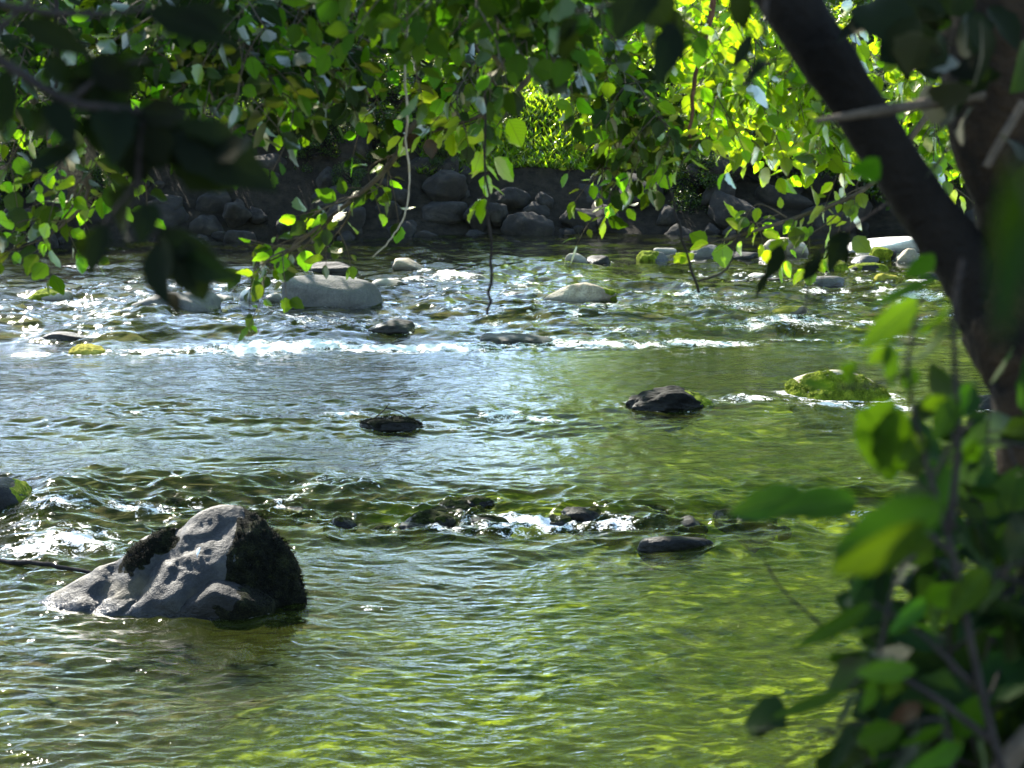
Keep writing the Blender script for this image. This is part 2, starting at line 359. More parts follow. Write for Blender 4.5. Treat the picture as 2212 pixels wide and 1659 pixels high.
# the big wedge-shaped boulder in front
def front_boulder():
    g = ground(370, 1332); s = g.y / F_
    pts = [(-1.04, .02, -.03), (-.92, -.14, -.06), (-.62, .55, -.1), (-.60, -.24, -.06), (-.60, .05, .20), (-.30, .15, .39),
           (-.10, .20, .52), (.06, .26, .58), (.26, .27, .66), (.42, .26, .65), (.53, .22, .60), (.63, .20, .47),
           (.50, .04, .50), (.45, -.06, .36), (.24, -.17, .23), (.02, -.28, .16), (-.26, -.32, -.12), (.20, -.30, -.12), (.55, -.16, -.12),
           (.76, .15, .32), (.84, .12, -.1), (.72, .75, -.12), (.0, .95, -.1), (.30, .75, .3), (-.2, .65, .2), (-.5, .3, -.5), (.5, .3, -.5), (.1, -.1, -.5)]
    bm = bmesh.new()
    for p in pts: bm.verts.new(p)
    res = bmesh.ops.convex_hull(bm, input=bm.verts); bm.normal_update()
    c0 = Vector((.12, .15, .05)); pl = []
    for f in bm.faces:
        n = f.normal.copy(); d = n.dot(f.calc_center_median() - c0)
        if d < 0: n, d = -n, -d
        pl.append((np.array(n), max(d, .03)))
    bm.free()
    D, Fc = ICO[6]
    rad = plane_radius(D, pl, 80)
    V = D * rad[:, None] + np.array(c0)
    N = normals(V, Fc)
    n1 = fbm(V[:, 0] * 2.2, V[:, 1] * 2.2 + 5, V[:, 2] * 2.2, 5, .5)
    # layered rock: creases running down the sloping face
    u = V[:, 0] * .8 - V[:, 2] * .75 + V[:, 1] * .3
    cr = np.abs(pn(u * 3.3 + .7 * n1, V[:, 1] * .8, V[:, 2] * .8)); cr = -np.exp(-(cr / .10) ** 2)
    gul = -np.exp(-((V[:, 0] + .20 - (V[:, 2] - .2) * .55) / .07) ** 2) * sst(.0, .25, V[:, 2]) - .7 * np.exp(-((V[:, 0] + .52 - (V[:, 2]) * .3) / .06) ** 2) * sst(-.05, .1, V[:, 2])
    fine = fbm(V[:, 0] * 11, V[:, 1] * 11, V[:, 2] * 11, 4, .55)
    V = V + N * (n1 * .018 + cr * .016 + gul * .05 + fine * .0055)[:, None]
    o = obj('river_boulder', mesh('river_boulder', V, Fc), M['big'], loc=g + Vector((0, .18, 0)))
    tag(o, 'big wedge-shaped wet grey boulder with black moss, nearest in the river', 'boulder', 'rocks standing in the river')
    edge = lambda V: V[:, 0] - (.33 + .30 * (V[:, 2] - .25))
    m1 = lambda V, N, n: np.minimum(edge(V) * 4 + n * .5 - sst(-.1, -.5, V[:, 1]) * .0, .8) + np.where(V[:, 1] > .5, -1, 0) + (V[:, 2] > -.1) * 0
    mv, mf = moss_patch(V, Fc, 71, m1, .03, 4200, .035)
    obj('moss', mesh('moss', mv, mf), M['darkmoss'], o)['label'] = 'black hairy moss covering the steep side'
    for k, (cx, cy, cz, r) in enumerate(((-.28, .06, .34, .12), (-.10, .16, .50, .10))):
        f = lambda V, N, n, cx=cx, cy=cy, cz=cz, r=r: 1.0 - np.sqrt(((V[:, 0] - cx) / r) ** 2 + ((V[:, 1] - cy) / (r * 1.5)) ** 2 + ((V[:, 2] - cz) / (r * 1.25)) ** 2) + n * .6
        mv, mf = moss_patch(V, Fc, 80 + k, lambda V, N, n, f=f: np.minimum(f(V, N, n), .35), .02, 1300, .016)
        obj('moss', mesh('moss', mv, mf), M['darkmoss'], o)['label'] = 'dark moss tuft on the ridge'
    ROCKS.append((g.x, g.y + .3, .86, .45, .35))
    # a small white feather lying on the sloping face
    tgt = np.array((.17, -.02, .34)); i = np.argmin(((V - tgt) ** 2).sum(1) + (V[:, 1] > .2) * 9); b = V[i] + N[i] * .006
    return o, Vector(b) + o.location, Vector(N[i])
big, fpos, fnor = front_boulder()
def feather():
    k = 11; L, w = .085, .012
    up = (Vector((0.12, .25, 1)) - fnor * fnor.dot(Vector((0.12, .25, 1)))).normalized(); sd = fnor.cross(up).normalized()
    V, Fc = [], []
    for i in range(k):
        t = i / (k - 1); bend = math.sin(t * 2.2) * .012
        wd = w * max(0, math.sin(math.pi * min(1, (t - .22) / .78))) ** .7 if t > .22 else .0012
        c = up * (L * (t - .4)) + sd * bend
        V += [c - sd * max(wd, .0012) + fnor * .002, c + fnor * .005, c + sd * max(wd, .0012) + fnor * .002]
    for i in range(k - 1):
        for j in (0, 1): Fc.append([3 * i + j, 3 * i + j + 1, 3 * i + j + 4, 3 * i + j + 3])
    o = obj('feather', mesh('feather', [v[:] for v in V], np.array(Fc)), M['feather'], loc=fpos)
    tag(o, 'small white feather stuck on the big wedge-shaped boulder', 'feather')
feather()
river_rock(328, 590, 1258, 1347, 'dark', 'low rounded dark rock with mossy top against the front boulder', 11, .25, .05, .55, foam=.2, tilt=(-.75, -.1, .7, .62), sub=6,
           moss=lambda V, N, n: sst(-.05, .35, V[:, 0] / .38 + n * .5 - N[:, 2] * .3) - .35 + n * .3, mossmat='darkmoss', thick=.012, fur=1200, hair=.02)
river_rock(-120, 78, 1036, 1134, 'dark', 'dark rock cut by the left edge with water pouring off it', 12, .2, .05, .9, foam=.45, moss=RIGHT(-.15))
river_rock(1352, 1548, 836, 891, 'black', 'black rough rock with lime moss on its right flank', 13, .35, .15, .6, foam=.35, moss=RIGHT(-.22), tilt=(.7, 0, .7, .72), sub=6)
river_rock(1708, 1930, 804, 870, 'warm', 'brown-topped rock with bright lime moss hanging down its front', 14, .2, .05, .7, foam=.8, sub=6, tilt=(-.6, -.3, .6, .75),
           moss=lambda V, N, n: .95 - N[:, 2] * 1.05 - N[:, 1] * .5 + n * .55, thick=.035, fur=5000, hair=.03)
river_rock(762, 912, 906, 933, 'black', 'low black mossy rock with a bent twig on it', 15, .2, .06, .7, foam=.45, moss=TOP(.2), mossmat='darkmoss', fur=1500, hair=.03)
river_rock(607, 827, 596, 671, 'grey', 'large smooth rounded grey boulder', 16, .32, .025, .55, foam=.3, sub=6, flat=.02)
river_rock(1172, 1335, 611, 659, 'warm', 'tan boulder with rust patch and mossy right end', 17, .3, .05, .6, foam=.45, moss=RIGHT(-.42), sub=6, tilt=(-.6, -.2, .75, .8))
river_rock(248, 472, 633, 682, 'grey', 'broad pale slab sloping into the water, under the dark leaves', 18, .6, .06, .6, foam=.3, tilt=(-.5, 0, .8, .7))
river_rock(412, 500, 637, 656, 'pale', 'pale low rock with moss on its left, behind the slab', 19, .3, .05, .7, moss=LEFT(-.5), foam=.4)
river_rock(48, 148, 628, 656, 'pale', 'moss-covered pale rock farthest to the left', 20, .3, .06, .7, moss=LEFT(.15), foam=.6)
river_rock(514, 558, 621, 652, 'white', 'small white rock under the hanging leaves', 21, .25, .04, .8, foam=.4)
river_rock(572, 612, 633, 652, 'pale', 'small pale rock touching the smooth grey boulder', 22, .3, .04, .8)
river_rock(84, 196, 699, 721, 'dark', 'long dark low rock in the left rapids', 23, .5, .05, .5, tilt=(.35, 0, .9, .7), foam=.5)
river_rock(140, 222, 752, 770, 'warm', 'small rock wrapped in golden yellow moss', 24, .2, .04, .8, moss=lambda V, N, n: N[:, 2] * .5 + .5 + n * .3, mossmat='yellowmoss', foam=.8, fur=600, hair=.02)
river_rock(788, 896, 684, 710, 'dark', 'dark rough rock between the rapids and the grey boulder', 25, .4, .08, .6, foam=.6, tilt=(-.6, 0, .8, .6))
river_rock(1034, 1205, 726, 748, 'dark', 'wide dark rock barely breaking the white water', 26, .2, .05, .6, foam=.5)
river_rock(846, 920, 559, 584, 'warm', 'brown rock with a pointed crest behind the grey boulder', 27, .5, .06, .7, tilt=(.6, -.2, .7, .6), foam=.3)
river_rock(796, 875, 603, 623, 'pale', 'flat tan rock just right of the grey boulder', 28, .25, .04, .7, foam=.3)
river_rock(862, 945, 598, 612, 'grey', 'flat grey rock awash beside the flat tan one', 29, .25, .04, .7, foam=.8)
river_rock(668, 772, 567, 594, 'dark', 'dark flat rock behind the smooth grey boulder', 30, .5, .07, .6)
river_rock(1220, 1274, 547, 571, 'pale', 'small pale rock paired with a dark one', 31, .35, .05, .7, tilt=(.5, -.3, .7, .7))
river_rock(1266, 1320, 553, 571, 'dark', 'small dark rock paired with a pale one', 32, .35, .06, .7)
river_rock(1412, 1464, 536, 552, 'pale', 'small cream rock behind the mossy hump', 33, .25, .04, .8)
river_rock(1378, 1446, 545, 566, 'grey', 'small hump coated in green moss', 34, .3, .05, .7, moss=LEFT(.3), foam=.3)
river_rock(1486, 1562, 527, 561, 'grey', 'rounded grey rock below the bright leaf sprig', 35, .3, .05, .7, foam=.3)
river_rock(1545, 1642, 546, 563, 'dark', 'long low dark rock below the bright leaf sprig', 36, .4, .06, .6)
river_rock(1640, 1680, 556, 569, 'dark', 'tiny black rock below the round cream boulder', 37, .4, .06, .7)
river_rock(1647, 1752, 514, 556, 'warm', 'round cream boulder with shaded right end', 38, .25, .03, .8, sub=6, foam=.3)
river_rock(1815, 1992, 512, 549, 'white', 'broad white slab beached by the far bank', 39, .45, .04, .6, sub=6, tilt=(-.45, -.2, .85, .62), foam=.1)
river_rock(1880, 1938, 537, 567, 'dark', 'mossy dark rock in front of the white slab', 40, .25, .05, .8, moss=LEFT(.4))
river_rock(1936, 1992, 538, 571, 'warm', 'brown rock leaning on the right end of the white slab', 41, .5, .07, .8)
river_rock(1838, 1902, 552, 571, 'grey', 'grey flat rock left of the mossy dark one', 42, .3, .05, .7)
river_rock(1778, 1838, 566, 592, 'dark', 'dark lumpy rock with moss, left of the long mossy one', 43, .3, .06, .7, moss=TOP(.2))
river_rock(1828, 1925, 571, 589, 'dark', 'long low mossy rock under the leaning limb', 44, .3, .05, .6, moss=TOP(.3))
river_rock(1888, 1948, 594, 611, 'warm', 'little rock with yellow-green moss under the leaning limb', 45, .25, .05, .7, moss=TOP(.45), mossmat='yellowmoss')
river_rock(1734, 1830, 597, 619, 'grey', 'low grey-brown rock behind the dead leaves', 46, .3, .04, .6)
river_rock(1612, 1672, 590, 604, 'white', 'pale flat rock next to the dead leaves', 47, .35, .05, .7)
river_rock(1638, 1702, 601, 617, 'dark', 'dark flat rock in front of the pale flat one', 48, .35, .06, .7)
river_rock(1674, 1748, 661, 686, 'warm', 'yellowish pointed rock in the right rapids', 49, .45, .07, .7, foam=.5, moss=LEFT(.1), mossmat='yellowmoss')
river_rock(1088, 1162, 631, 645, 'dark', 'small dark rock left of the tan boulder', 50, .3, .05, .6, foam=.6)
river_rock(1375, 1552, 1160, 1196, 'black', 'low black hump below the near riffle', 51, .02, .06, .5, foam=.15, sub=6)
river_rock(1985, 2040, 588, 604, 'dark', 'small dark rock beside the leaning limb', 52, .3, .06, .7)
river_rock(2110, 2180, 855, 893, 'dark', 'dark rock half hidden by the near leaves', 53, .3, .06, .7, foam=.9)
for k, (a, b, c_, d_, lab) in enumerate(((694, 772, 1114, 1146, 'dark water-washed stone in the riffle, right of the front boulder'), (868, 990, 1104, 1150, 'largest green-brown stone awash in the near riffle'),
        (1012, 1110, 1116, 1150, 'blackish stone awash beside the white splash'), (1285, 1400, 1112, 1146, 'dark stone washed over at the right of the riffle'),
        (1376, 1450, 1088, 1112, 'olive stone with water sliding over it in the riffle'), (975, 1075, 1070, 1098, 'olive brown hump at the top of the near riffle'),
        (345, 432, 1074, 1106, 'brown hump behind the front boulder'), (560, 650, 1100, 1128, 'dark hump touching the back of the front boulder'))):
    river_rock(a, b, c_ + 4, d_, 'black', lab, 60 + k, .1, .13, .9, moss=TOP(.0), mossmat='olive', foam=.3, group='stones awash in the near riffle')

awash = [('small dark stone in the broken water of the near riffle', .05), ('dark weedy stone breaking the surface of the near riffle', .07)]
for k in range(18):
    px = 640 + k * 62 + rnd.uniform(-25, 25); py = 1132 + rnd.uniform(-16, 26) + .012 * (px - 640); w = rnd.uniform(36, 115); lab, hh = awash[k % 2]
    river_rock(px - w / 2, px + w / 2, py - w * rnd.uniform(.28, .42), py, 'black', lab, 700 + k, .2, .14, .9, moss=TOP(.0) if k % 2 else None, mossmat='olive', foam=.3, group='small stones in the near riffle' if k % 2 else 'bare stones in the near riffle')
# twig on the low black rock, stick in the water at the left
def tube(path, radii, seg=7, wob=0.0, seed=0):
    r = np.random.default_rng(seed); Pn = [Vector(p) for p in path]; V, Fc = [], []
    up = Vector((.13, .31, .94)); prev = None
    for i, p in enumerate(Pn):
        tdir = (Pn[min(i + 1, len(Pn) - 1)] - Pn[max(i - 1, 0)]).normalized()
        a = tdir.cross(up if prev is None else prev)
        if a.length < 1e-4: a = tdir.cross(Vector((1, 0, 0)))
        a.normalize(); b = tdir.cross(a); prev = b.cross(Vector(tdir)) * -1 if False else up
        for k in range(seg):
            th = 2 * math.pi * k / seg; rr = radii[i] * (1 + wob * r.uniform(-1, 1))
            V.append((p + (a * math.cos(th) + b * math.sin(th)) * rr)[:])
        if i:
            for k in range(seg):
                k2 = (k + 1) % seg; o = (i - 1) * seg
                Fc.append([o + k, o + k2, o + seg + k2, o + seg + k])
    V.append(Pn[0][:]); V.append(Pn[-1][:]); n = len(V)
    for k in range(seg):
        k2 = (k + 1) % seg; L = (len(Pn) - 1) * seg
        Fc.append([n - 2, k2, k, k]); Fc.append([n - 1, L + k, L + k2, L + k2])
    return V, Fc
def join(parts):
    V, Q, T = [], [], []
    for v, f in parts:
        b = len(V); V += list(v)
        for q in f:
            if q[2] == q[-1] and len(q) == 4: T.append([q[0] + b, q[1] + b, q[2] + b])
            else: Q.append([i + b for i in q])
    return np.array(V), [np.array(Q).reshape(-1, 4), np.array(T).reshape(-1, 3)]
def curve(pts, n=10):
    """Catmull-Rom through the points."""
    pts = [Vector(p) for p in pts]
    if len(pts) == 2: return [pts[0].lerp(pts[1], i / (n - 1)) for i in range(n)]
    out = []; m = len(pts) - 1
    for i in range(n):
        t = i / (n - 1) * m; k = min(int(t), m - 1); f = t - k
        p0, p1, p2, p3 = pts[max(k - 1, 0)], pts[k], pts[k + 1], pts[min(k + 2, m)]
        out.append(.5 * ((2 * p1) + (p2 - p0) * f + (2 * p0 - 5 * p1 + 4 * p2 - p3) * f * f + (3 * p1 - p0 - 3 * p2 + p3) * f ** 3))
    return out
def pline(pp): return [P(*p) for p in pp]
def stick(name, label, cat, paths, mat, group=None):
    """paths: list of (list of points, r0, r1)"""
    base = Vector(paths[0][0][0]); parts = []
    for i, (p, a, b) in enumerate(paths):
        c = curve(p, max(12, len(p) * 5)); n = len(c); kr = (c[0] - c[-1]).length / n
        c = [q if k in (0, n - 1) else q + Vector((rnd.gauss(0, .10), rnd.gauss(0, .05), rnd.gauss(0, .05))) * kr for k, q in enumerate(c)]
        parts.append(tube([q - base for q in c], [a + (b - a) * k / (n - 1) for k in range(n)], 6, .12, i))
    V, Fc = join(parts)
    return tag(obj(name, mesh(name, V, Fc), M[mat], loc=base), label, cat, group)
g = ground(838, 921)
stick('twig', 'thin bent twig lying across the low black mossy rock', 'twig', [([g + Vector((-.13, .1, .06)), g + Vector((-.02, .12, .16)), g + Vector((.0, .14, .20))], .006, .003), ([g + Vector((-.02, .12, .155)), g + Vector((.10, .14, .12)), g + Vector((.22, .2, .03))], .006, .003)], 'twig_dark')
a, b = ground(-30, 1225), ground(255, 1252)
stick('driftwood_stick', 'thin dark driftwood stick awash left of the front boulder', 'stick', [([a + Vector((0, 0, .05)), a.lerp(b, .5) + Vector((0, 0, .06)), b + Vector((0, 0, .0))], .022, .014)], 'twig_dark')

# ------------------------------------------------------------------ water, bed, banks
def bank_y(x):                                 # the far waterline
    return 36.6 + .22 * np.clip(x + 9.5, 0, 12) + .10 * np.clip(x - 2, -1, 12) + .5 * pn(np.asarray(x) * .35, np.asarray(x) * 0 + 3.3)
def splash(px, py, rx, ry, k):                 # a patch of white water
    g = ground(px, py); a = ground(px, py - ry); return (g.x, g.y, rx * g.y / F_, abs(a.y - g.y), k)
SPL = [splash(*s) for s in (
    (560, 757, 190, 14, .75), (700, 752, 90, 13, .8), (900, 757, 200, 11, .75), (1080, 752, 120, 9, .5), (430, 762, 60, 8, .5), (1300, 750, 180, 12, .6), (1520, 748, 140, 11, .55), (1720, 744, 200, 14, .6), (330, 765, 120, 8, .5), (60, 770, 80, 8, .45), (1930, 735, 90, 12, .6),
    (1130, 1142, 150, 22, .75), (1310, 1148, 80, 16, .7), (960, 1155, 80, 14, .5), (1090, 1160, 160, 12, .4),
    (160, 1190, 130, 30, .5), (60, 1205, 100, 22, .5), (300, 1120, 90, 22, .5), (130, 1140, 120, 20, .4),
    (700, 1055, 100, 14, .45), (790, 1062, 60, 10, .4), (1080, 905, 70, 12, .5), (740, 903, 60, 12, .5), (1170, 912, 60, 9, .5), (990, 930, 120, 8, .35),
    (1640, 880, 120, 8, .42), (1790, 884, 130, 9, .5), (1930, 886, 100, 14, .5),
    (970, 603, 50, 7, .7), (1000, 604, 60, 5, .6), (1450, 642, 120, 9, .5), (1560, 660, 180, 12, .4), (1330, 672, 160, 12, .35), (200, 665, 160, 8, .4), (700, 692, 200, 14, .3), (150, 735, 150, 10, .45),
    (160, 580, 90, 8, .4), (1950, 640, 110, 12, .5), (1700, 700, 250, 14, .4), (1350, 710, 160, 14, .3), (1990, 1140, 120, 20, .3), (800, 1320, 90, 12, .25), (960, 640, 120, 6, .3))]
def make_water():
    f2 = F_ / 2.16
    ys = [8.4]
    while ys[-1] < 44: ys.append(ys[-1] + max(.012, .62 * ys[-1] ** 2 / (CAM_Z * f2)))
    ys = np.array(ys); nc = 900
    u = np.linspace(-1, 1, nc); u = u * .62 + .38 * u ** 3 * 1.9
    X = u[None, :] * (ys * .36 + .8)[:, None]; Y = np.repeat(ys[:, None], nc, 1)
    Zl = level(Y + .5 * pn(X * .5, Y * .2, 2.2) - .12 * X * sst(20, 14, Y) * .5)
    def band(a, b, s=.6): return sst(a - s, a + s, Y) * (1 - sst(b - s, b + s, Y))
    A = .42 + .42 * band(14.8, 17.0) + .62 * band(24.8, 31.5, 1.2) + .34 * band(31.5, 38, 1.2) + .3 * band(18.5, 20.5)
    A = A + .45 * sst(-.5, -2.5, X) * band(8, 15, .8) * .8 - .12 * band(8, 14, .6) * sst(-1, 2, X)
    A = A * (1 + .5 * fbm(X * .3, Y * .25, 4.4, 2))
    A = np.clip(A, .12, 2)
    calm = band(8, 14.4, .5)
    wx = X + .12 * pn(X * .8, Y * .8, 1.5); wy = Y + .12 * pn(X * .8, Y * .8, 7.5)
    fl = 1 - .45 * calm - .40 * band(17.2, 24.6, 1)
    Z = fl * .065 * A ** 1.3 * pn(wx * .75, wy * 1.0, 0.3) * 1.2
    Z += fl * .045 * A * pn(wx * 1.7, wy * 2.3, 5.1)
    r1 = 1 - np.abs(pn(wx * 1.5 + 9, wy * 2.6, 8.2)) * 1.6
    Z += .045 * np.clip(A - .30, 0, 1.2) * r1
    r2 = 1 - np.abs(pn(wx * 3.6 + 3, wy * 5.2, 3.9)) * 1.6
    Z += (.022 - .006 * band(17, 24.5, 1)) * A * r2
    Z += (.0065 + .004 * band(16.5, 25, 1)) * (A * .7 + .2) * pn(wx * 6.5, wy * 9.5, 1.1)
    Z += .0026 * (A * .7 + .25) * (1 - np.abs(pn(wx * 13, wy * 19, 2.1)) * 1.7) * sst(40, 18, Y)
    Z += .0009 * (A + .2) * pn(wx * 29, wy * 41, 6.1) * sst(24, 13, Y)
    Z += calm * (.0040 * (1 - np.abs(pn(wx * 4.4 + 2, wy * 9.5, 21.1)) * 1.8) + .0030 * pn(wx * 9, wy * 19, 17.7) + .0012 * (1 - np.abs(pn(wx * 16, wy * 36, 27.7)) * 1.8))
    rf = .62 * band(15.1, 16.2, .5) * sst(-4.6, -3, X) * (1 - sst(2.6, 4.2, X))
    Z += rf * (.055 * (1 - np.abs(pn(wx * 1.9 + 4, wy * 3.4, 12.2)) * 1.9) + .030 * (1 - np.abs(pn(wx * 4.3, wy * 6.4, 15.1)) * 1.8) + .010 * pn(wx * 11, wy * 15, 3.3))
    foam = np.zeros_like(X)
    for (cx, cy, rx, ry, k) in SPL:
        q = ((X - cx) / rx) ** 2 + ((Y - cy) / ry) ** 2
        e = np.exp(-q * 1.3); foam = np.maximum(foam, 1.28 * k * e)
        Z += e * k * (.035 + .05 * pn(X * 4.5, Y * 5.5, cx) + .028 * pn(X * 11, Y * 13, cy))
    crest = (r1 * .5 + r2 * .5)
    foam = np.maximum(foam, np.clip(A - .75, 0, 1) * .32 * sst(.55, 1.0, crest))
    foam = np.maximum(foam, np.clip(A - .5, 0, .8) * .8 * sst(.1, .75, fbm(X * 2.6, Y * 2.2, 9.1, 4, .6)))  # scattered flecks: foam, plus sun sparkle painted as white
    # each stone piles water up in front of it and leaves a broken rim
    for (cx, cy, hw, hd, k) in ROCKS:
        q = np.sqrt(((X - cx) / (hw + .03)) ** 2 + ((Y - cy) / (hd + .05)) ** 2)
        loc = q < 2.6
        rim = np.exp(-((q - 1.04) / .13) ** 2); wake = np.exp(-((q - 1.3) / .35) ** 2)
        Z += np.where(loc, rim * .012 + wake * .012 * pn(X * 5, Y * 6, cx * 3), 0)
        foam = np.maximum(foam, np.where(loc, k * .55 * rim + k * .28 * wake, 0))
    # water sliding over the sunken rock at the left edge and beside the black rock
    for (px, py, rx, ry, hgt) in ((110, 1118, 110, 50, .16), (1580, 878, 60, 16, .05), (1640, 872, 110, 26, .035), (1010, 900, 90, 12, .07)):
        g = ground(px, py); sx = rx * g.y / F_; sy = ry * g.y / F_ * g.y / CAM_Z
        Z += hgt * np.exp(-((X - g.x) / sx) ** 2 - ((Y - g.y - .15) / sy) ** 2)
    foam *= 1 + .35 * fbm(X * 2.2, Y * 1.6, 6.6, 3)
    Z = Z + Zl
    n, m = X.shape
    idx = np.arange(n * m).reshape(n, m)
    Q = np.stack([idx[:-1, :-1], idx[:-1, 1:], idx[1:, 1:], idx[1:, :-1]], -1).reshape(-1, 4)
    V = np.stack([X, Y, Z], -1).reshape(-1, 3)
    me = mesh('river_water', V, Q)
    at = me.attributes.new('foam', 'FLOAT', 'POINT'); at.data.foreach_set('value', np.clip(foam, 0, 1.2).ravel().astype(np.float32))
    o = obj('river_water', me, M['water']); tag(o, kind='structure')
    return o
make_water()
def sheet(name, x0, x1, y0, y1, nx, ny, fz, mat):
    X, Y = np.meshgrid(np.linspace(x0, x1, nx), np.linspace(y0, y1, ny)); Z = fz(X, Y)
    idx = np.arange(nx * ny).reshape(ny, nx); Q = np.stack([idx[:-1, :-1], idx[:-1, 1:], idx[1:, 1:], idx[1:, :-1]], -1).reshape(-1, 4)
    return tag(obj(name, mesh(name, np.stack([X, Y, Z], -1).reshape(-1, 3), Q), M[mat]), kind='structure')
sheet('river_bed', -26, 26, 5.0, 48, 220, 240, lambda X, Y: level(Y) - .34 + .10 * fbm(X * .8, Y * .8, 1, 3) + .05 * np.abs(pn(X * 2.4, Y * 2.4, 3)) + sst(7.5, 5.2, Y) * 1.2, 'bed')
def far_z(X, Y):
    t = Y - bank_y(X)
    return .26 + np.clip(t * .62, -1.2, 2.1) + 1.1 * sst(1, 7, t) + .05 * np.clip(t - 4, 0, 999) + .16 * fbm(X * .5, Y * .5, 2, 4) + sst(20, 90, t) * 2
sheet('far_bank', -60, 60, 35, 140, 260, 220, far_z, 'soil')
def near_z(X, Y):
    return np.minimum(2.0, np.maximum((5.3 - Y) * .95, (X - 5.6 - .10 * Y) * .9)) + .08 * fbm(X * .8, Y * .8, 5, 4) - .2
sheet('near_bank', -20, 24, -14, 33, 150, 150, near_z, 'soil')

# ------------------------------------------------------------------ leaves
_ts = np.array([0, .08, .2, .34, .48, .62, .76, .88, 1.0]); _ws = np.array([.03, .22, .39, .46, .46, .40, .29, .15, .015])
_jl = np.array([0, .03, -.02, .035, -.025, .035, -.03, .03, 0]); _n = len(_ts)
def leaves_mesh(name, base, tip, nor, width=1.0, fold=.25, curl=.25, jag=1.0):
    """base, tip, nor: (n,3). One folded, curled, slightly toothed blade per row."""
    base, tip, nor = map(lambda a: np.asarray(a, float), (base, tip, nor)); k = len(base)
    ax = tip - base; L = np.linalg.norm(ax, axis=1); ax = ax / L[:, None]
    nor = nor - ax * (nor * ax).sum(1)[:, None]; nor /= np.linalg.norm(nor, axis=1)[:, None] + 1e-9
    sd = np.cross(nor, ax)
    wd = np.broadcast_to(np.asarray(width, float), (k,)); fo = rng.uniform(.3, 1.6, k) * fold; cu = rng.normal(.3, .6, k) * curl; tw = rng.normal(0, .12, k)
    V = np.zeros((k, 3, _n, 3)); UV = np.zeros((k, 3, _n, 2))
    wav = rng.normal(0, .02, (k, 2, _n))
    for s, sg in ((0, 0), (1, 1), (2, -1)):
        y = sg * (_ws + (_jl if sg >= 0 else _jl[::-1]) * jag)[None, :] * wd[:, None]
        z = np.abs(y) * fo[:, None] - cu[:, None] * _ts[None, :] ** 2 + tw[:, None] * y * _ts[None, :] * 2
        if sg: z = z + wav[:, s - 1]
        x = _ts[None, :] - .10 * cu[:, None] * _ts ** 2
        V[:, s] = base[:, None] + (x[..., None] * ax[:, None] + y[..., None] * sd[:, None] + z[..., None] * nor[:, None]) * L[:, None, None]
        UV[:, s, :, 0] = _ts; UV[:, s, :, 1] = y
    b = (np.arange(k) * 3 * _n)[:, None]; i = np.arange(_n - 1)[None]
    q1 = np.stack([b + i, b + i + 1, b + _n + i + 1, b + _n + i], -1).reshape(-1, 4)
    q2 = np.stack([b + 2 * _n + i, b + 2 * _n + i + 1, b + i + 1, b + i], -1).reshape(-1, 4)
    return mesh(name, V.reshape(-1, 3), np.concatenate([q1, q2]), UV.reshape(-1, 2))
def rv(s=1.0): return Vector((rnd.gauss(0, s), rnd.gauss(0, s), rnd.gauss(0, s)))
DOWN = Vector((0, 0, -1)); TOSUN = Vector(SUNV)
class Spray:
    """collects the stems and leaves of one bough"""
    def __init__(s): s.parts, s.b, s.t, s.n = [], [], [], []
    def stem(s, pts, r0, r1, seg=5):
        n = len(pts); s.parts.append(tube(pts, [r0 + (r1 - r0) * i / (n - 1) for i in range(n)], seg, .08, n))
    def leaf(s, p, d, L, sunny=.5):
        d = d.normalized(); n = (Vector((0, 0, .55)) + TOSUN * sunny + rv(.8)); s.b.append(p[:]); s.t.append((p + d * L)[:]); s.n.append(n[:])
    def twig(s, pts, L, gap, r0=.003, sub=True, start=.1, droop=.45, sunny=.5):
        s.stem(pts, r0, .0012); acc = 0; side = rnd.choice((-1, 1)); tot = sum((pts[i + 1] - pts[i]).length for i in range(len(pts) - 1)); run = 0; nxt = tot * start; ns = tot * max(start, .12)
        for i in range(len(pts) - 1):
            seg = pts[i + 1] - pts[i]; sl_ = seg.length; dr = seg.normalized()
            while nxt < run + sl_:
                p = pts[i] + dr * (nxt - run); lat = dr.cross(rv()).normalized()
                lat = (dr.cross(Vector((.2, -1, .2))).normalized() * side * 1.0 + lat * .5)
                ln = L * rnd.uniform(.4, 1.12); d = dr * .55 + lat * .8 + DOWN * droop * rnd.uniform(.2, 1.6)
                q = p + d.normalized() * L * .22
                s.stem([p, q], .0011, .0009, 3); s.leaf(q, d + rv(.25), ln, sunny); side = -side; nxt += gap * rnd.uniform(.7, 1.4)
            while sub and ns < run + sl_:
                p = pts[i] + dr * (ns - run); lat = (dr.cross(Vector((.2, -1, .2))).normalized() * rnd.choice((-1, 1)) + rv(.4))
                d = (dr * .8 + lat * .8 + DOWN * .35).normalized(); ln = L * rnd.uniform(1.2, 2.6)
                c = curve([p, p + d * ln * .5 + rv(.01), p + d * ln + DOWN * ln * .2], 5)
                s.twig(c, L * .92, gap * .9, .0022, False, .2, droop, sunny); ns += gap * rnd.uniform(1.8, 3.2)
            run += sl_
        d = (pts[-1] - pts[-2]).normalized() + DOWN * .3; s.leaf(pts[-1], d + rv(.2), L * rnd.uniform(.7, 1.0), sunny)
    def build(s, root, leafmat, stemmat, width=.88):
        off = np.array(root.location) if root else np.zeros(3)
        out = []
        if s.parts:
            V, Fc = join(s.parts); out.append(obj('stem', mesh('stem', V - off, Fc), M[stemmat], root))
        if s.b:
            w = rng.uniform(.68, 1.1, len(s.b)) * width
            out.append(obj('leaves', leaves_mesh('leaves', np.array(s.b) - off, np.array(s.t) - off, np.array(s.n), w), M[leafmat], root))
        return out
GB = 'boughs hanging into the top of the view'
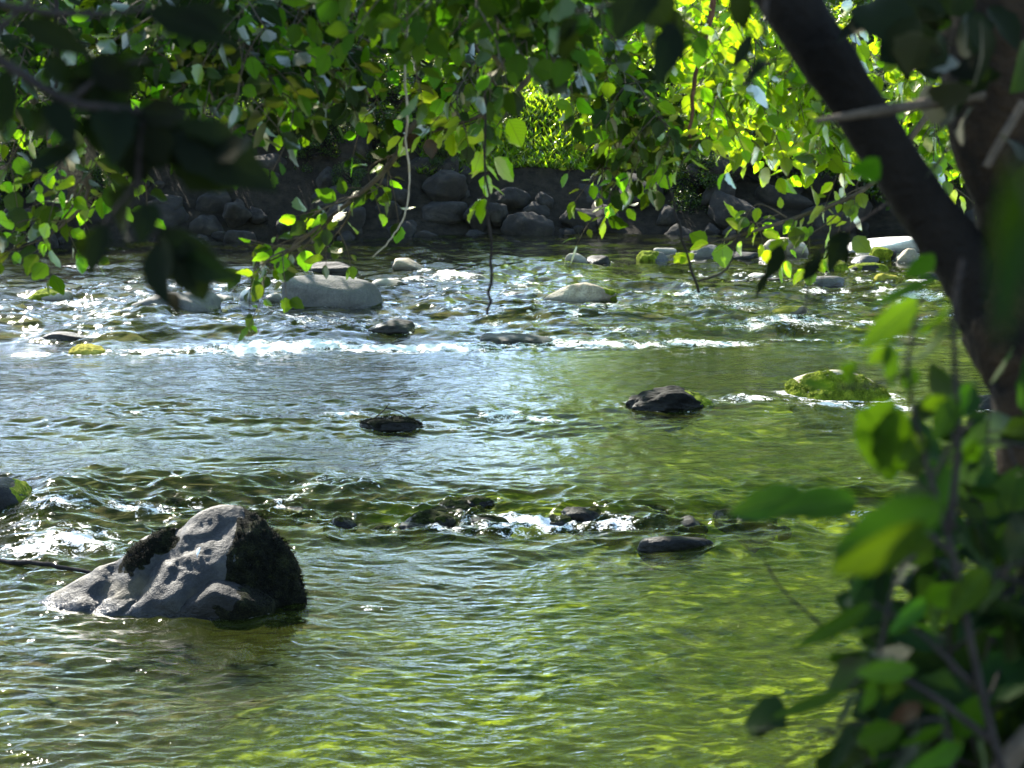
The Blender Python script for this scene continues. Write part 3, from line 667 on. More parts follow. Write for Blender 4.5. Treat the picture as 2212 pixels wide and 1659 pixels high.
def inside(pt, poly):
    x, y = pt; c = False
    for i in range(len(poly)):
        (x1, y1), (x2, y2) = poly[i], poly[i - 1]
        if (y1 > y) != (y2 > y) and x < (x2 - x1) * (y - y1) / (y2 - y1) + x1: c = not c
    return c
def bough(label, main, region, n, L=.078, leafmat='leaf', stemmat='twig', sprays=(), r0=.012, gap=.046, jit=.6, sunny=.5, droop=.3, lift=60):
    n = int(n * 1.5)
    pts = curve(pline(main), 14); root = empty('hanging_bough', pts[0], label, 'branch', GB); s = Spray()
    s.stem(pts, r0, .004, 7)
    dm = main[0][2]
    if region:
        xs = [p[0] for p in region]; ys = [p[1] for p in region]
        for _ in range(n):
            while True:
                q = (rnd.uniform(min(xs), max(xs)), rnd.uniform(min(ys), max(ys)))
                if inside(q, region): break
            tip = P(q[0], q[1], dm + rnd.uniform(-jit, jit))
            k = min(range(len(pts)), key=lambda i: (pts[i] - tip).length * rnd.uniform(.8, 1.5) + (0 if pts[i].z > tip.z else .4))
            st = pts[max(k - 1, 0)]; v = tip - st
            mid = st + v * .5 + Vector((0, 0, .12 * v.length)) + rv(.04 * v.length)
            s.twig(curve([st, mid, tip], 8), L, gap, .0035, True, .2, droop, sunny)
    for sp in sprays:
        sl2 = L
        s.twig(curve(pline(sp), 10), sl2, gap, .004, True, .15, droop, sunny)
    s.build(root, leafmat, stemmat); return root

# ---- hanging boughs in the middle distance
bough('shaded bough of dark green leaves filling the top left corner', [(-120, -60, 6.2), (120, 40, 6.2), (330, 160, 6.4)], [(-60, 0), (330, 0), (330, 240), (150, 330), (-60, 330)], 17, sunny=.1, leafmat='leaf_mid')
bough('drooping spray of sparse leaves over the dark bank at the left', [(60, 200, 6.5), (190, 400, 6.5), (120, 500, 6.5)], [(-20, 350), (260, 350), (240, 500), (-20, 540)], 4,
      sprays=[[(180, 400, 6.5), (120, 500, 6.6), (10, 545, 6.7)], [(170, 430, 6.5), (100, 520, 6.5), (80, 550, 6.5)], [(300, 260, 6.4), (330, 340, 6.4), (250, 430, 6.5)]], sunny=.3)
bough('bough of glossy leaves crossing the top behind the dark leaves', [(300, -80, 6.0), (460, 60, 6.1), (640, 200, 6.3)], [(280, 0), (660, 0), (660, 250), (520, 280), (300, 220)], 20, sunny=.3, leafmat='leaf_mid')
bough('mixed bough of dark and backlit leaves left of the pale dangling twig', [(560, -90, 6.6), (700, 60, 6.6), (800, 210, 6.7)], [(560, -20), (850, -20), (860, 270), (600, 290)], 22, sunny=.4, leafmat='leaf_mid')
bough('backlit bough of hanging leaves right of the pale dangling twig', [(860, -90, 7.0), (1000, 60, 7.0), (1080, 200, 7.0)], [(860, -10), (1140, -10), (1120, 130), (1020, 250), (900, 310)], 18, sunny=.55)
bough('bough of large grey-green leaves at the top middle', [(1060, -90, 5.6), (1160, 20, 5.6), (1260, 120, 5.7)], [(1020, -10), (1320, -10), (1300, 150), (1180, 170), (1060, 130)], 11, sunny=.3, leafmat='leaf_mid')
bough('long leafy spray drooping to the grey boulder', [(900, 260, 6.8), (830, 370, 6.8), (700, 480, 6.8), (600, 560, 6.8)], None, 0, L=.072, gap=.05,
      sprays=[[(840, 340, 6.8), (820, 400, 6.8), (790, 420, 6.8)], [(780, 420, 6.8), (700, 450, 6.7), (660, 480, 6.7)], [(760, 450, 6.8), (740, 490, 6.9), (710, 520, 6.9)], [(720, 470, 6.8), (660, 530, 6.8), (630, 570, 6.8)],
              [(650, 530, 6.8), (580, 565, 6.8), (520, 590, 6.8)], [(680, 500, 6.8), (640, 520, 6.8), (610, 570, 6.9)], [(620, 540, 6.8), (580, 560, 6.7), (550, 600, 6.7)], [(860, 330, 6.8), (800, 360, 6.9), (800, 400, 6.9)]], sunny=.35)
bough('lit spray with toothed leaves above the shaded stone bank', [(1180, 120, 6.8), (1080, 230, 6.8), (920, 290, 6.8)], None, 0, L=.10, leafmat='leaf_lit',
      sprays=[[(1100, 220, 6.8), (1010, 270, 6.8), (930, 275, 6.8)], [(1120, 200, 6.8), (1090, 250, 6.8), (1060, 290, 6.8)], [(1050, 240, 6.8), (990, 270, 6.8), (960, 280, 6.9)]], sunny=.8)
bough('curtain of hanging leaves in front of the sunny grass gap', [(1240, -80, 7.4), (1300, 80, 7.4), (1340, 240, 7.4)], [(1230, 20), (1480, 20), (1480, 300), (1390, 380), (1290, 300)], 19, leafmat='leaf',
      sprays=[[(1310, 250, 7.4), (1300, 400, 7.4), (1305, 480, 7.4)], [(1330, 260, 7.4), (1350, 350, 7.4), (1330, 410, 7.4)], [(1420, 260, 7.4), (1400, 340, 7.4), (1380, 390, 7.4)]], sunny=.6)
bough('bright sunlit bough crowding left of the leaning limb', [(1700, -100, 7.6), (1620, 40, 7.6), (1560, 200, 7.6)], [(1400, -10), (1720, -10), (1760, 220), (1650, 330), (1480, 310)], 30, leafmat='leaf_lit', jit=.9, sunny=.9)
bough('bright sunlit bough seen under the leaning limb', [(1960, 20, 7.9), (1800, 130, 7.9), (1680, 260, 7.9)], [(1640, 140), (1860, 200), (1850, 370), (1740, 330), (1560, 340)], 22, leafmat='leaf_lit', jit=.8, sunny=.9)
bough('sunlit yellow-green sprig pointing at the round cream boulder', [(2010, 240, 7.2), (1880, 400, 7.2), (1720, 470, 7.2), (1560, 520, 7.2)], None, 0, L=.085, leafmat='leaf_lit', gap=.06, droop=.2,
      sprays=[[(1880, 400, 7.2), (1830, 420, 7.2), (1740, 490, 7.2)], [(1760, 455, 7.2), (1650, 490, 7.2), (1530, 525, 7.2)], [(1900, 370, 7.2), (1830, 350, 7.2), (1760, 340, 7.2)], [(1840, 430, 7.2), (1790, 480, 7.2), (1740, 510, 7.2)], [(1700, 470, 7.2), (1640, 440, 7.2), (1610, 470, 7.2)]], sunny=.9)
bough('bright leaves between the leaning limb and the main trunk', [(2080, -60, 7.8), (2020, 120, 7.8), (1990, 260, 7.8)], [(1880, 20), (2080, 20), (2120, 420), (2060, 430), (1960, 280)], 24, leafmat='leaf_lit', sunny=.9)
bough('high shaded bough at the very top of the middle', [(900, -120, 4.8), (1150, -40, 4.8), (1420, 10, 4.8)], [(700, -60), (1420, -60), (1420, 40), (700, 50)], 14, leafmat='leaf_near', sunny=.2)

# ---- bare twigs and stems
stick('dangling_twig', 'pale peeled twig dangling in front of the dark bank', 'twig', [(pline([(880, -60, 6.3), (879, 60, 6.3), (874, 200, 6.3), (884, 370, 6.3)]), .0045, .0035), (pline([(884, 370, 6.3), (878, 450, 6.3), (850, 510, 6.3), (805, 555, 6.3)]), .0028, .0015)], 'twig_pale')
stick('dangling_twig', 'thin dark bare twig hanging straight down to the white water', 'twig', [(pline([(1046, 150, 5.2), (1052, 400, 5.2), (1062, 560, 5.2), (1052, 680, 5.2)]), .003, .0045)], 'twig_dark')
stick('forked_twig', 'forked dark twig hanging below the bright sprig', 'twig', [(pline([(1440, 380, 5.6), (1470, 500, 5.6), (1510, 632, 5.6)]), .003, .004), (pline([(1598, 500, 5.6), (1570, 580, 5.6), (1509, 607, 5.6)]), .0025, .003)], 'twig_dark')
stick('slanting_branch', 'tan branch slanting up through the top left leaves', 'branch', [(pline([(480, 280, 6.6), (640, 180, 6.6), (790, 55, 6.6), (900, -40, 6.6)]), .007, .013)], 'twig')
stick('reddish_branch', 'reddish upright branch among the bright leaves', 'branch', [(pline([(1545, -40, 6.9), (1530, 60, 6.9), (1500, 180, 6.9), (1490, 320, 6.9)]), .012, .005)], 'twig_red')
stick('upright_twig', 'slim grey stick against the dark leaves at the top left', 'twig', [(pline([(118, -40, 5.0), (124, 90, 5.0), (120, 190, 5.0)]), .006, .004)], 'twig_dark')

# ---- explicit near leaves
def near_leaves(name, label, cat, specs, stems, leafmat, stemmat='twig_dark', group=None, extra=None):
    """specs: base px,py, tip px,py, width in photo units, distance"""
    first = P(*stems[0][0][0]); root = empty(name, first, label, cat, group)
    B, T, N, Wd = [], [], [], []
    for (bx, by, tx, ty, w, d) in specs:
        b = P(bx, by, d); tp = P(tx, ty, d + rnd.uniform(-.06, .06)); L = (tp - b).length
        n = Vector((rnd.gauss(0, .3), -1, .35 + rnd.gauss(0, .3)))
        B.append(b[:]); T.append(tp[:]); N.append(n[:]); Wd.append(w * d / F_ / L / .9)
    off = np.array(first)
    parts = []
    for i, (pp, a, b) in enumerate(stems):
        c = curve(pline(pp), 12); parts.append(tube([q - first for q in c], [a + (b - a) * k / 11 for k in range(12)], 6, .08, i))
    V, Fc = join(parts); obj('stem', mesh('stem', V, Fc), M[stemmat], root)
    obj('leaves', leaves_mesh('leaves', np.array(B) - off, np.array(T) - off, np.array(N), np.array(Wd), .32, .34), M[leafmat], root)
    return root
D1 = 1.85
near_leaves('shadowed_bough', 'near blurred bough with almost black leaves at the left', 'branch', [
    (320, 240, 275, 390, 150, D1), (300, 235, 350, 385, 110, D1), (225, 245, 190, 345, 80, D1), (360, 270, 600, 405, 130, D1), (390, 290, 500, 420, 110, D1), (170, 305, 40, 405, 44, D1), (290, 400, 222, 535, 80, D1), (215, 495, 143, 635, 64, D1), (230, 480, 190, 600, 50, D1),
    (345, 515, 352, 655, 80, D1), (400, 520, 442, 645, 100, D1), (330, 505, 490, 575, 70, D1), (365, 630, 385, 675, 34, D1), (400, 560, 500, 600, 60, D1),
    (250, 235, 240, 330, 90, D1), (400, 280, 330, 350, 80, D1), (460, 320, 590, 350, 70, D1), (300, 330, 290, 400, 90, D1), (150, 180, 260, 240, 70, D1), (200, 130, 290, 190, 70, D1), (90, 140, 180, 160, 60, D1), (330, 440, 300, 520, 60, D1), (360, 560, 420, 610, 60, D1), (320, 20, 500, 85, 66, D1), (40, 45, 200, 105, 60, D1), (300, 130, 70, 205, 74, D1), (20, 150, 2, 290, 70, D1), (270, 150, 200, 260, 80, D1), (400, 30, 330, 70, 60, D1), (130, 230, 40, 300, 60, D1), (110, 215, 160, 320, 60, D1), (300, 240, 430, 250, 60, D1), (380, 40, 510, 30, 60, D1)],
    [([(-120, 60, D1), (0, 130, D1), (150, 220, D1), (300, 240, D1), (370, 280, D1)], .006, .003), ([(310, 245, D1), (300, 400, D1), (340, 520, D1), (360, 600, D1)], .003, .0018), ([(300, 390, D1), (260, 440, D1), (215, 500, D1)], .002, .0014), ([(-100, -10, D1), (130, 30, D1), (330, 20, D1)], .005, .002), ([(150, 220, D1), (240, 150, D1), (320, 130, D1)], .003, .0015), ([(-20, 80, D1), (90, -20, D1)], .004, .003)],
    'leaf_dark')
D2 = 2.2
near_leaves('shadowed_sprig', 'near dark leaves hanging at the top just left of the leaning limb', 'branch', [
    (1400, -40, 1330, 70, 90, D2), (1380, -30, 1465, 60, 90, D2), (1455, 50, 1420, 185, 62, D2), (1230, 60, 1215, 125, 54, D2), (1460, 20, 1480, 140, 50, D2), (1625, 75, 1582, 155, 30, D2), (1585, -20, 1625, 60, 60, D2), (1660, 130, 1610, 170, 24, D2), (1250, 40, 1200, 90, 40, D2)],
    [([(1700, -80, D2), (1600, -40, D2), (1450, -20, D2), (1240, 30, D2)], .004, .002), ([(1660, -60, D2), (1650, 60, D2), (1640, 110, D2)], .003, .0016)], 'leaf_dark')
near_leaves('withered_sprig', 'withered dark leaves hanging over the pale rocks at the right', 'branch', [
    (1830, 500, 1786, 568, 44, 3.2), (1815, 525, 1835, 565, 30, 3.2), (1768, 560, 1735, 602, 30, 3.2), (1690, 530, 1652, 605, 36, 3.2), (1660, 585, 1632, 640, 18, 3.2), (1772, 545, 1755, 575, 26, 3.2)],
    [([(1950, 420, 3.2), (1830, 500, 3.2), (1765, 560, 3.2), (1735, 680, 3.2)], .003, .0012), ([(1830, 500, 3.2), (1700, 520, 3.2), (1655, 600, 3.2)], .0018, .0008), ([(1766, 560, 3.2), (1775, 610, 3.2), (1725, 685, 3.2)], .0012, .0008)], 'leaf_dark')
o = empty('dead_leaf', P(925, 300, 6.7), 'two orange dead leaves caught in the lit spray', 'leaf')
obj('leaf_blade', leaves_mesh('leaf_blade', [(0, 0, 0), (-.03, 0, .01)], [(.012, 0, -.065), (-.08, .01, -.03)], [(.3, -1, .3), (0, -1, .5)], .8), M['leaf_dead'], o)

# ---- the tree at the right: main trunk, leaning limb, shading crown
TD = 3.0
troot = empty('leaning_tree', (1.0, TD, 1.75), 'dark tree at the right with a limb leaning over the river', 'tree')
tof = Vector(troot.location)
def tpart(name, pp, radii, mat, seg=22, wob=.03, n=None):
    c = [q - tof for q in curve(pp, n or 40)]; k = len(c)
    rr = np.interp(np.linspace(0, 1, k), np.linspace(0, 1, len(radii)), radii)
    V, Fc = tube(c, list(rr), seg, 0); V = np.array(V)
    nz = fbm(V[:, 0] * 14, V[:, 1] * 14, V[:, 2] * 5, 4); ctr = np.array([q[:] for q in c]); ci = np.minimum(np.arange(len(V)) // seg, k - 1)
    V = V + (V - ctr[ci]) * (nz * .13)[:, None]
    V2, F2 = join([(list(map(tuple, V)), Fc)])
    return obj(name, mesh(name, V2, F2), M[mat], troot)
tpart('trunk', [P(2300, 2300, TD), P(2300, 1700, TD), P(2290, 1150, TD), P(2268, 830, TD), P(2215, 690, TD), P(2232, 560, TD), P(2215, 420, TD), P(2180, 280, TD), P(2155, 120, TD), P(2150, -60, TD), P(2120, -500, TD + .2), P(2100, -1300, TD + .4)], [.10, .095, .09, .088, .095, .085, .083, .084, .082, .08, .07, .06], 'bark_trunk', n=60)
tpart('limb', [P(2215, 760, TD), P(2120, 615, TD), P(2055, 522, TD - .01), P(1992, 442, TD - .02), P(1926, 342, TD - .04), P(1832, 201, TD - .06), P(1707, 0, TD - .1), P(1590, -190, TD - .1), P(1400, -480, TD)], [.07, .055, .043, .039, .037, .038, .039, .038, .034], 'bark', n=60)
tpart('branch', [P(2180, 120, TD), P(2060, 60, TD + .1), P(1960, 20, TD + .2), P(1850, -120, TD + .2)], [.05, .04, .03, .025], 'bark')
tpart('branch', [P(2120, 205, TD - .3), P(1900, 240, TD - .4), P(1760, 262, TD - .4)], [.008, .007, .003], 'twig', 8)
tpart('branch', [P(2212, 220, TD - .4), P(2170, 290, TD - .4), P(2130, 360, TD - .4)], [.006, .006, .005], 'twig', 8)
# crown out of view over the camera, added to shade the near leaves
s = Spray()
for i in range(420):
    x = rnd.uniform(-5.5, 3.2); y = rnd.uniform(1.5, 6.2); z = rnd.uniform(4.9, 8.2) + max(0, -x) * .15
    p = Vector((x, y, z)); d = (Vector((x, y, z + 1.2)) - Vector((.9, 3, 5))).normalized()
    c = curve([p, p + d * .3 + rv(.05), p + d * .62 + DOWN * .1], 5); s.stem(c, .004, .002, 3)
    for q in c:
        for _ in range(5): s.leaf(q + rv(.10), d + rv(.8) + DOWN * .3, .12 * rnd.uniform(.8, 1.3), .3)
for i in range(16):
    a = Vector((.9, 3.2, 5)); e = Vector((rnd.uniform(-5, 3), rnd.uniform(1.5, 6), rnd.uniform(5.5, 7.6))); V, Fc = join([tube([q - tof for q in curve([a, a.lerp(e, .5) + Vector((0, 0, .4)), e], 8)], list(np.linspace(.03, .008, 8)), 6, .08, i)]); obj('branch', mesh('branch', V, Fc), M['bark'], troot)
for o in s.build(troot, 'leaf_near', 'bark'):
    o.name = 'crown' if o.name.startswith('leaves') else 'twigs'; tag(o, kind=None if o.name.startswith('crown') else 'stuff')
# unseen tree added at the left: its crown shades the boughs below it
lroot = empty('added_shade_tree', (-6.2, 4.2, .9), 'tree on the near bank whose crown spreads over the left boughs', 'tree'); s = Spray(); lof = Vector(lroot.location)
for i in range(300):
    x = rnd.uniform(-7.5, -1.9); y = rnd.uniform(6.8, 12.5); p = Vector((x, y, rnd.uniform(5.6, 9.0))); d = (p - Vector((-6, 5, 4))).normalized()
    c = curve([p, p + d * .4 + rv(.05), p + d * .8 + DOWN * .15], 5); s.stem(c, .005, .002, 3)
    for q in c:
        for _ in range(5): s.leaf(q + rv(.13), d + rv(.8) + DOWN * .3, .14 * rnd.uniform(.8, 1.3), .3)
V, Fc = join([tube([q - lof for q in curve([Vector((-6.2, 4.2, .4)), Vector((-6.0, 4.9, 3)), Vector((-4.6, 7.2, 6)), Vector((-3.2, 9.5, 8))], 16)], list(np.linspace(.22, .05, 16)), 14, .05, 3)]); obj('trunk', mesh('trunk', V, Fc), M['bark'], lroot)
for o in s.build(lroot, 'leaf_near', 'bark'): o.name = 'crown' if o.name.startswith('leaves') else 'twigs'; tag(o, kind=None if o.name.startswith('crown') else 'stuff')
# unseen tree added at the right: its crown blocks sky and mirrors green below
rroot = empty('added_reflection_tree', (8.6, 21, 1.3), 'unseen tree added at the right to be mirrored in the near water', 'tree'); s = Spray(); lof = Vector(rroot.location)
for i in range(760):
    y = 16.5 + 17.2 * rnd.random() ** .75; x = rnd.uniform(-6.5, 8.5); p = Vector((x, y, rnd.uniform(4.85, 5.8))); d = (p - Vector((8, 21, 4))).normalized()
    c = curve([p, p + d * .5 + rv(.05), p + d * 1.0 + DOWN * .05], 4); s.stem(c, .006, .003, 3)
    for q in c:
        for _ in range(6):
            b = q + rv(.2)
            if b.z > 4.72 and math.hypot(b.x - .75, b.y - 27.4) > 1.6 and math.hypot(b.x + 5.0, b.y - 18.9) > 1.5: s.leaf(b, d + rv(.8), .17 * rnd.uniform(.8, 1.3), .5)
V, Fc = join([tube([q - lof for q in curve([Vector((8.6, 21, .6)), Vector((8.4, 21, 3)), Vector((6.6, 21.8, 5.3)), Vector((1.0, 23.5, 5.6))], 16)], list(np.linspace(.25, .05, 16)), 14, .05, 3)]); obj('trunk', mesh('trunk', V, Fc), M['bark'], rroot)
for o in s.build(rroot, 'leaf_lit', 'bark'): o.name = 'crown' if o.name.startswith('leaves') else 'twigs'; tag(o, kind=None if o.name.startswith('crown') else 'stuff')
# a few dark leaves round the trunk
s = Spray()
for (px, py) in ((2010, 90), (1960, 60), (2040, 150), (2090, 60), (2130, 150), (2180, 80), (2060, 220), (2100, 330), (2150, 420), (2000, 20), (1920, 30), (2190, 300), (2080, 20), (2150, 20), (2030, 60)):
    for _ in range(3 if px < 2100 else 1): s.leaf(P(px + rnd.uniform(-45, 45), py + rnd.uniform(-45, 45), rnd.uniform(2.3, 2.8)), rv() + DOWN * .6, .075 * rnd.uniform(.7, 1.2), .1)
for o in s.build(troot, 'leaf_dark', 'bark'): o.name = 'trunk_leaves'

# ---- the shrub at the lower right
DS = 1.75
near_leaves('leafy_shrub', 'near out-of-focus shrub with broad green leaves at the lower right', 'shrub', [
    (1980, 648, 1866, 754, 62, DS), (2052, 655, 1965, 770, 34, DS), (2046, 697, 2004, 794, 28, DS), (1922, 745, 1874, 787, 34, DS), (1918, 740, 1930, 840, 36, DS), (1801, 835, 1724, 824, 24, DS), (1850, 783, 1806, 850, 48, DS), (1935, 865, 1835, 1052, 120, DS), (1945, 880, 1905, 1060, 90, DS),
    (1850, 1085, 1690, 1090, 82, DS), (1740, 1068, 1572, 1112, 76, DS), (2066, 860, 2015, 956, 54, DS), (1975, 794, 1953, 844, 44, DS), (2100, 830, 2040, 930, 46, DS), (2040, 850, 1990, 900, 40, DS), (1995, 940, 1940, 1000, 44, DS), (2110, 950, 2060, 1040, 50, DS),
    (2040, 1085, 1800, 1195, 110, 1.2), (2000, 1130, 1800, 1260, 90, 1.2), (1880, 1305, 1718, 1410, 42, DS), (1899, 1362, 1830, 1400, 40, DS), (1980, 1443, 1808, 1464, 50, DS), (1821, 1494, 1662, 1552, 32, DS), (1896, 1463, 1864, 1540, 42, DS), (1955, 1460, 1897, 1506, 44, DS), (1950, 1570, 1817, 1616, 64, DS), (2044, 1558, 1938, 1630, 34, DS), (2078, 1610, 1964, 1664, 54, DS),
    (1896, 340, 1832, 420, 60, 2.2), (2018, 550, 1955, 600, 48, 2.2), (2025, 600, 1886, 650, 22, 2.2), (1960, 730, 1948, 700, 16, DS), (2120, 1500, 2060, 1620, 70, DS), (2060, 1260, 1990, 1330, 60, DS), (2000, 1300, 1930, 1360, 40, DS), (2130, 1230, 2050, 1330, 70, DS)],
    [([(2190, 1750, DS), (2120, 1500, DS), (2060, 1200, DS), (2000, 1000, DS), (1960, 800, DS), (1990, 640, DS)], .0042, .0015), ([(2140, 1600, DS), (2010, 1500, DS), (1900, 1450, DS), (1830, 1490, DS)], .004, .0015), ([(2060, 1200, DS), (1950, 1110, DS), (1850, 1080, DS)], .003, .0015), ([(1960, 800, DS), (1900, 830, DS), (1810, 836, DS)], .002, .001), ([(2050, 1150, DS), (2070, 950, DS), (2060, 700, DS), (2080, 560, DS)], .004, .002), ([(2100, 1480, DS), (1990, 1370, DS), (1880, 1300, DS)], .003, .001), ([(1978, 1200, DS), (1937, 1245, DS), (1899, 1412, DS)], .0022, .0022), ([(2100, 910, DS), (2050, 970, DS), (2012, 1040, DS)], .002, .0016), ([(2060, 1700, DS), (2040, 1560, DS), (1950, 1570, DS)], .003, .001)],
    'leaf_near', 'twig_dark')
near_leaves('blurred_sprig', 'very near blurred green leaves against the main trunk at the right edge', 'branch', [(2200, 330, 2160, 680, 75, .55), (2236, 470, 2140, 710, 70, .55)], [([(2330, 900, .55), (2280, 600, .55), (2225, 420, .55), (2190, 320, .55)], .0016, .0008)], 'leaf_shade', 'twig_dark')
root = empty('dark_shrub', P(2200, 1700, 2.1), 'dense dark shrub below the main trunk at the right edge', 'shrub'); s = Spray()
for i in range(24):
    b = P(rnd.uniform(2140, 2330), 1760, rnd.uniform(1.9, 2.4)); e = P(rnd.uniform(2040, 2330), rnd.uniform(880, 1640), rnd.uniform(1.9, 2.4))
    s.twig(curve([b, b.lerp(e, .5) + rv(.04), e], 9), .085, .05, .003, True, .15, .4, .1)
for i in range(9):
    b = P(rnd.uniform(2020, 2160), 1760, rnd.uniform(1.9, 2.3)); e = P(rnd.uniform(1960, 2080), rnd.uniform(1250, 1640), rnd.uniform(1.9, 2.3))
    s.twig(curve([b, b.lerp(e, .5) + rv(.04), e], 8), .08, .055, .0025, True, .3, .4, .1)
s.build(root, 'leaf_dim', 'twig_dark')
stick('bare_twig', 'thin dark bare forked twig over the green water at the right', 'twig', [(pline([(1800, 1380, 2.6), (1763, 1340, 2.6), (1700, 1285, 2.6), (1660, 1230, 2.6), (1652, 1205, 2.6)]), .0022, .001), (pline([(1672, 1250, 2.6), (1664, 1228, 2.6), (1666, 1205, 2.6)]), .0012, .0007)], 'twig_dark')
stick('thick_branch', 'thick grey-brown branch in the bottom right corner', 'branch', [(pline([(2120, 1760, 1.9), (2180, 1640, 1.9), (2260, 1560, 1.9)]), .014, .012)], 'twig')
o = empty('dead_leaf', P(1990, 1520, DS), 'curled rusty dead leaf in the near shrub', 'leaf')
obj('leaf_blade', leaves_mesh('leaf_blade', [(0, 0, 0)], [(-.028, 0, -.02)], [(.3, -1, .3)], .5), M['leaf_dead'], o)

# ------------------------------------------------------------------ far bank
protos = []
for k in range(7):
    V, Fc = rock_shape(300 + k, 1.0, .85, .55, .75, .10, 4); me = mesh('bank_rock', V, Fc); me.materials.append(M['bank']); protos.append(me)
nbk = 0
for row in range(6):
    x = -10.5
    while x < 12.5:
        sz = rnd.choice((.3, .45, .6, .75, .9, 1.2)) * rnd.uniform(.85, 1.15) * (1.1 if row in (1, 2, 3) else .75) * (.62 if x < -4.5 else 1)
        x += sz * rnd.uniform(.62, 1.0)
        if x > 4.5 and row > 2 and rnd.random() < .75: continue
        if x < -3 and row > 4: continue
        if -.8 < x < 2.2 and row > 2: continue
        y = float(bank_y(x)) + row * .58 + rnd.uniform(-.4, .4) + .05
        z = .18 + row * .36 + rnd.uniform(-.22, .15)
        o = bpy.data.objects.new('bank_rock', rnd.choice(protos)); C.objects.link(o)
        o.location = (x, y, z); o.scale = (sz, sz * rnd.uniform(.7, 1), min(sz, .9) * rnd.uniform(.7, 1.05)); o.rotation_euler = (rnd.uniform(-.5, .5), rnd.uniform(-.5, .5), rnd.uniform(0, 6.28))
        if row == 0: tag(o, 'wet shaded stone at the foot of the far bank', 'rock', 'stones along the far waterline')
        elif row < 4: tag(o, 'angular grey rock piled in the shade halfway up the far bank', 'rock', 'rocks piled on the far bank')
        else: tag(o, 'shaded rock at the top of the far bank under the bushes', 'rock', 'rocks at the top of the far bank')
        nbk += 1

def cloud_leaves(name, clumps, n, size, seed):
    """leaf-sized folded blades spread through clumps (x,y,z,r)"""
    r = np.random.default_rng(seed); cl = np.array(clumps); w = cl[:, 3] ** 2; pick = r.choice(len(cl), n, p=w / w.sum())
    d = r.normal(size=(n, 3)); d /= np.linalg.norm(d, axis=1)[:, None]; rad = cl[pick, 3] * (r.uniform(.25, 1, n) ** .5)
    lump = 1 + .35 * pn(d[:, 0] * 2.2 + pick * 3.1, d[:, 1] * 2.2, d[:, 2] * 2.2)
    c = cl[pick, :3] + d * (rad * lump)[:, None] * np.array([1, 1, .8])
    ax = r.normal(size=(n, 3)) + d * .6 + np.array([0, 0, -.4]); ax /= np.linalg.norm(ax, axis=1)[:, None]
    nr = r.normal(size=(n, 3)) * .6 + np.array([0, 0, .9]); sd = np.cross(nr, ax); sd /= np.linalg.norm(sd, axis=1)[:, None] + 1e-9; nr = np.cross(ax, sd)
    L = (size * r.uniform(.6, 1.4, n))[:, None]; wd = L * .36
    V = np.stack([c, c + ax * L * .5 + sd * wd + nr * L * .12, c + ax * L, c + ax * L * .5 - sd * wd + nr * L * .12], 1).reshape(-1, 3)
    b = np.arange(n) * 4; F2 = np.concatenate([np.stack([b, b + 1, b + 2], 1), np.stack([b, b + 2, b + 3], 1)])
    uv = np.tile(np.array([[0, 0], [.5, .4], [1, 0], [.5, -.4]]), (n, 1))
    return mesh(name, V, F2, uv)
def make_tree_meshes(seed, H, spread, n, size, low=.25):
    r = random.Random(seed); parts = []; clumps = []
    tr = curve([Vector((0, 0, -.4)), Vector((r.uniform(-.2, .2), 0, H * .35)), Vector((r.uniform(-.5, .5), r.uniform(-.4, .4), H * .92))], 12)
    parts.append(tube(tr, [.02 * H * (1 - .8 * i / 11) + .02 for i in range(12)], 9, .06, seed))
    for i in range(16):
        t = r.uniform(low, 1); p = tr[min(11, int(t * 11))]; a = r.uniform(0, 6.28); L = spread * (1.15 - .6 * t) * r.uniform(.6, 1.1)
        e = p + Vector((math.cos(a) * L, math.sin(a) * L, L * r.uniform(-.1, .5))); parts.append(tube(curve([p, p.lerp(e, .5) + Vector((0, 0, .25)), e], 6), [.05, .045, .04, .03, .02, .012], 5, .05, i))
        for q, k in ((1, .62), (.6, .5)):
            c = p.lerp(e, q); clumps.append((c.x + r.gauss(0, .3), c.y + r.gauss(0, .3), c.z + r.gauss(0, .3), spread * .42 * k * r.uniform(.8, 1.3)))
    clumps.append((tr[-1].x, tr[-1].y, tr[-1].z, spread * .35))
    V, Fc = join(parts); return mesh('trunk', V, Fc), cloud_leaves('crown', clumps, n, size, seed)
TREES = [make_tree_meshes(500 + k, h, s_, n_, sz, lo) for k, (h, s_, n_, sz, lo) in enumerate(((5.6, 2.5, 9000, .16, .12), (5.0, 2.4, 8000, .14, .08), (6.2, 2.6, 9000, .16, .14)))]
BUSH = [make_tree_meshes(540 + k, h, s_, n_, sz, .05) for k, (h, s_, n_, sz) in enumerate(((2.6, 1.7, 5000, .085), (2.0, 1.5, 4500, .075), (3.2, 1.8, 5000, .10)))]
def plant(name, me, x, y, sc, label, cat, group, leafmat, z=None):
    zz = float(far_z(np.array([x]), np.array([y]))[0]) if z is None else z
    o = empty(name, (x, y, zz - .05), label, cat, group); o.rotation_euler.z = rnd.uniform(0, 6.28); o.scale = (sc, sc, sc * rnd.uniform(.9, 1.1))
    tr = me[0] if not me[0].materials else me[0]; obj('trunk', tr, M['bark'], o)
    cm = bpy.data.objects.new('crown', me[1]); C.objects.link(cm); cm.parent = o
    if not me[1].materials: me[1].materials.append(M['leaf_far'])
    cm.material_slots[0].link = 'OBJECT'; cm.material_slots[0].material = M[leafmat]
    return o
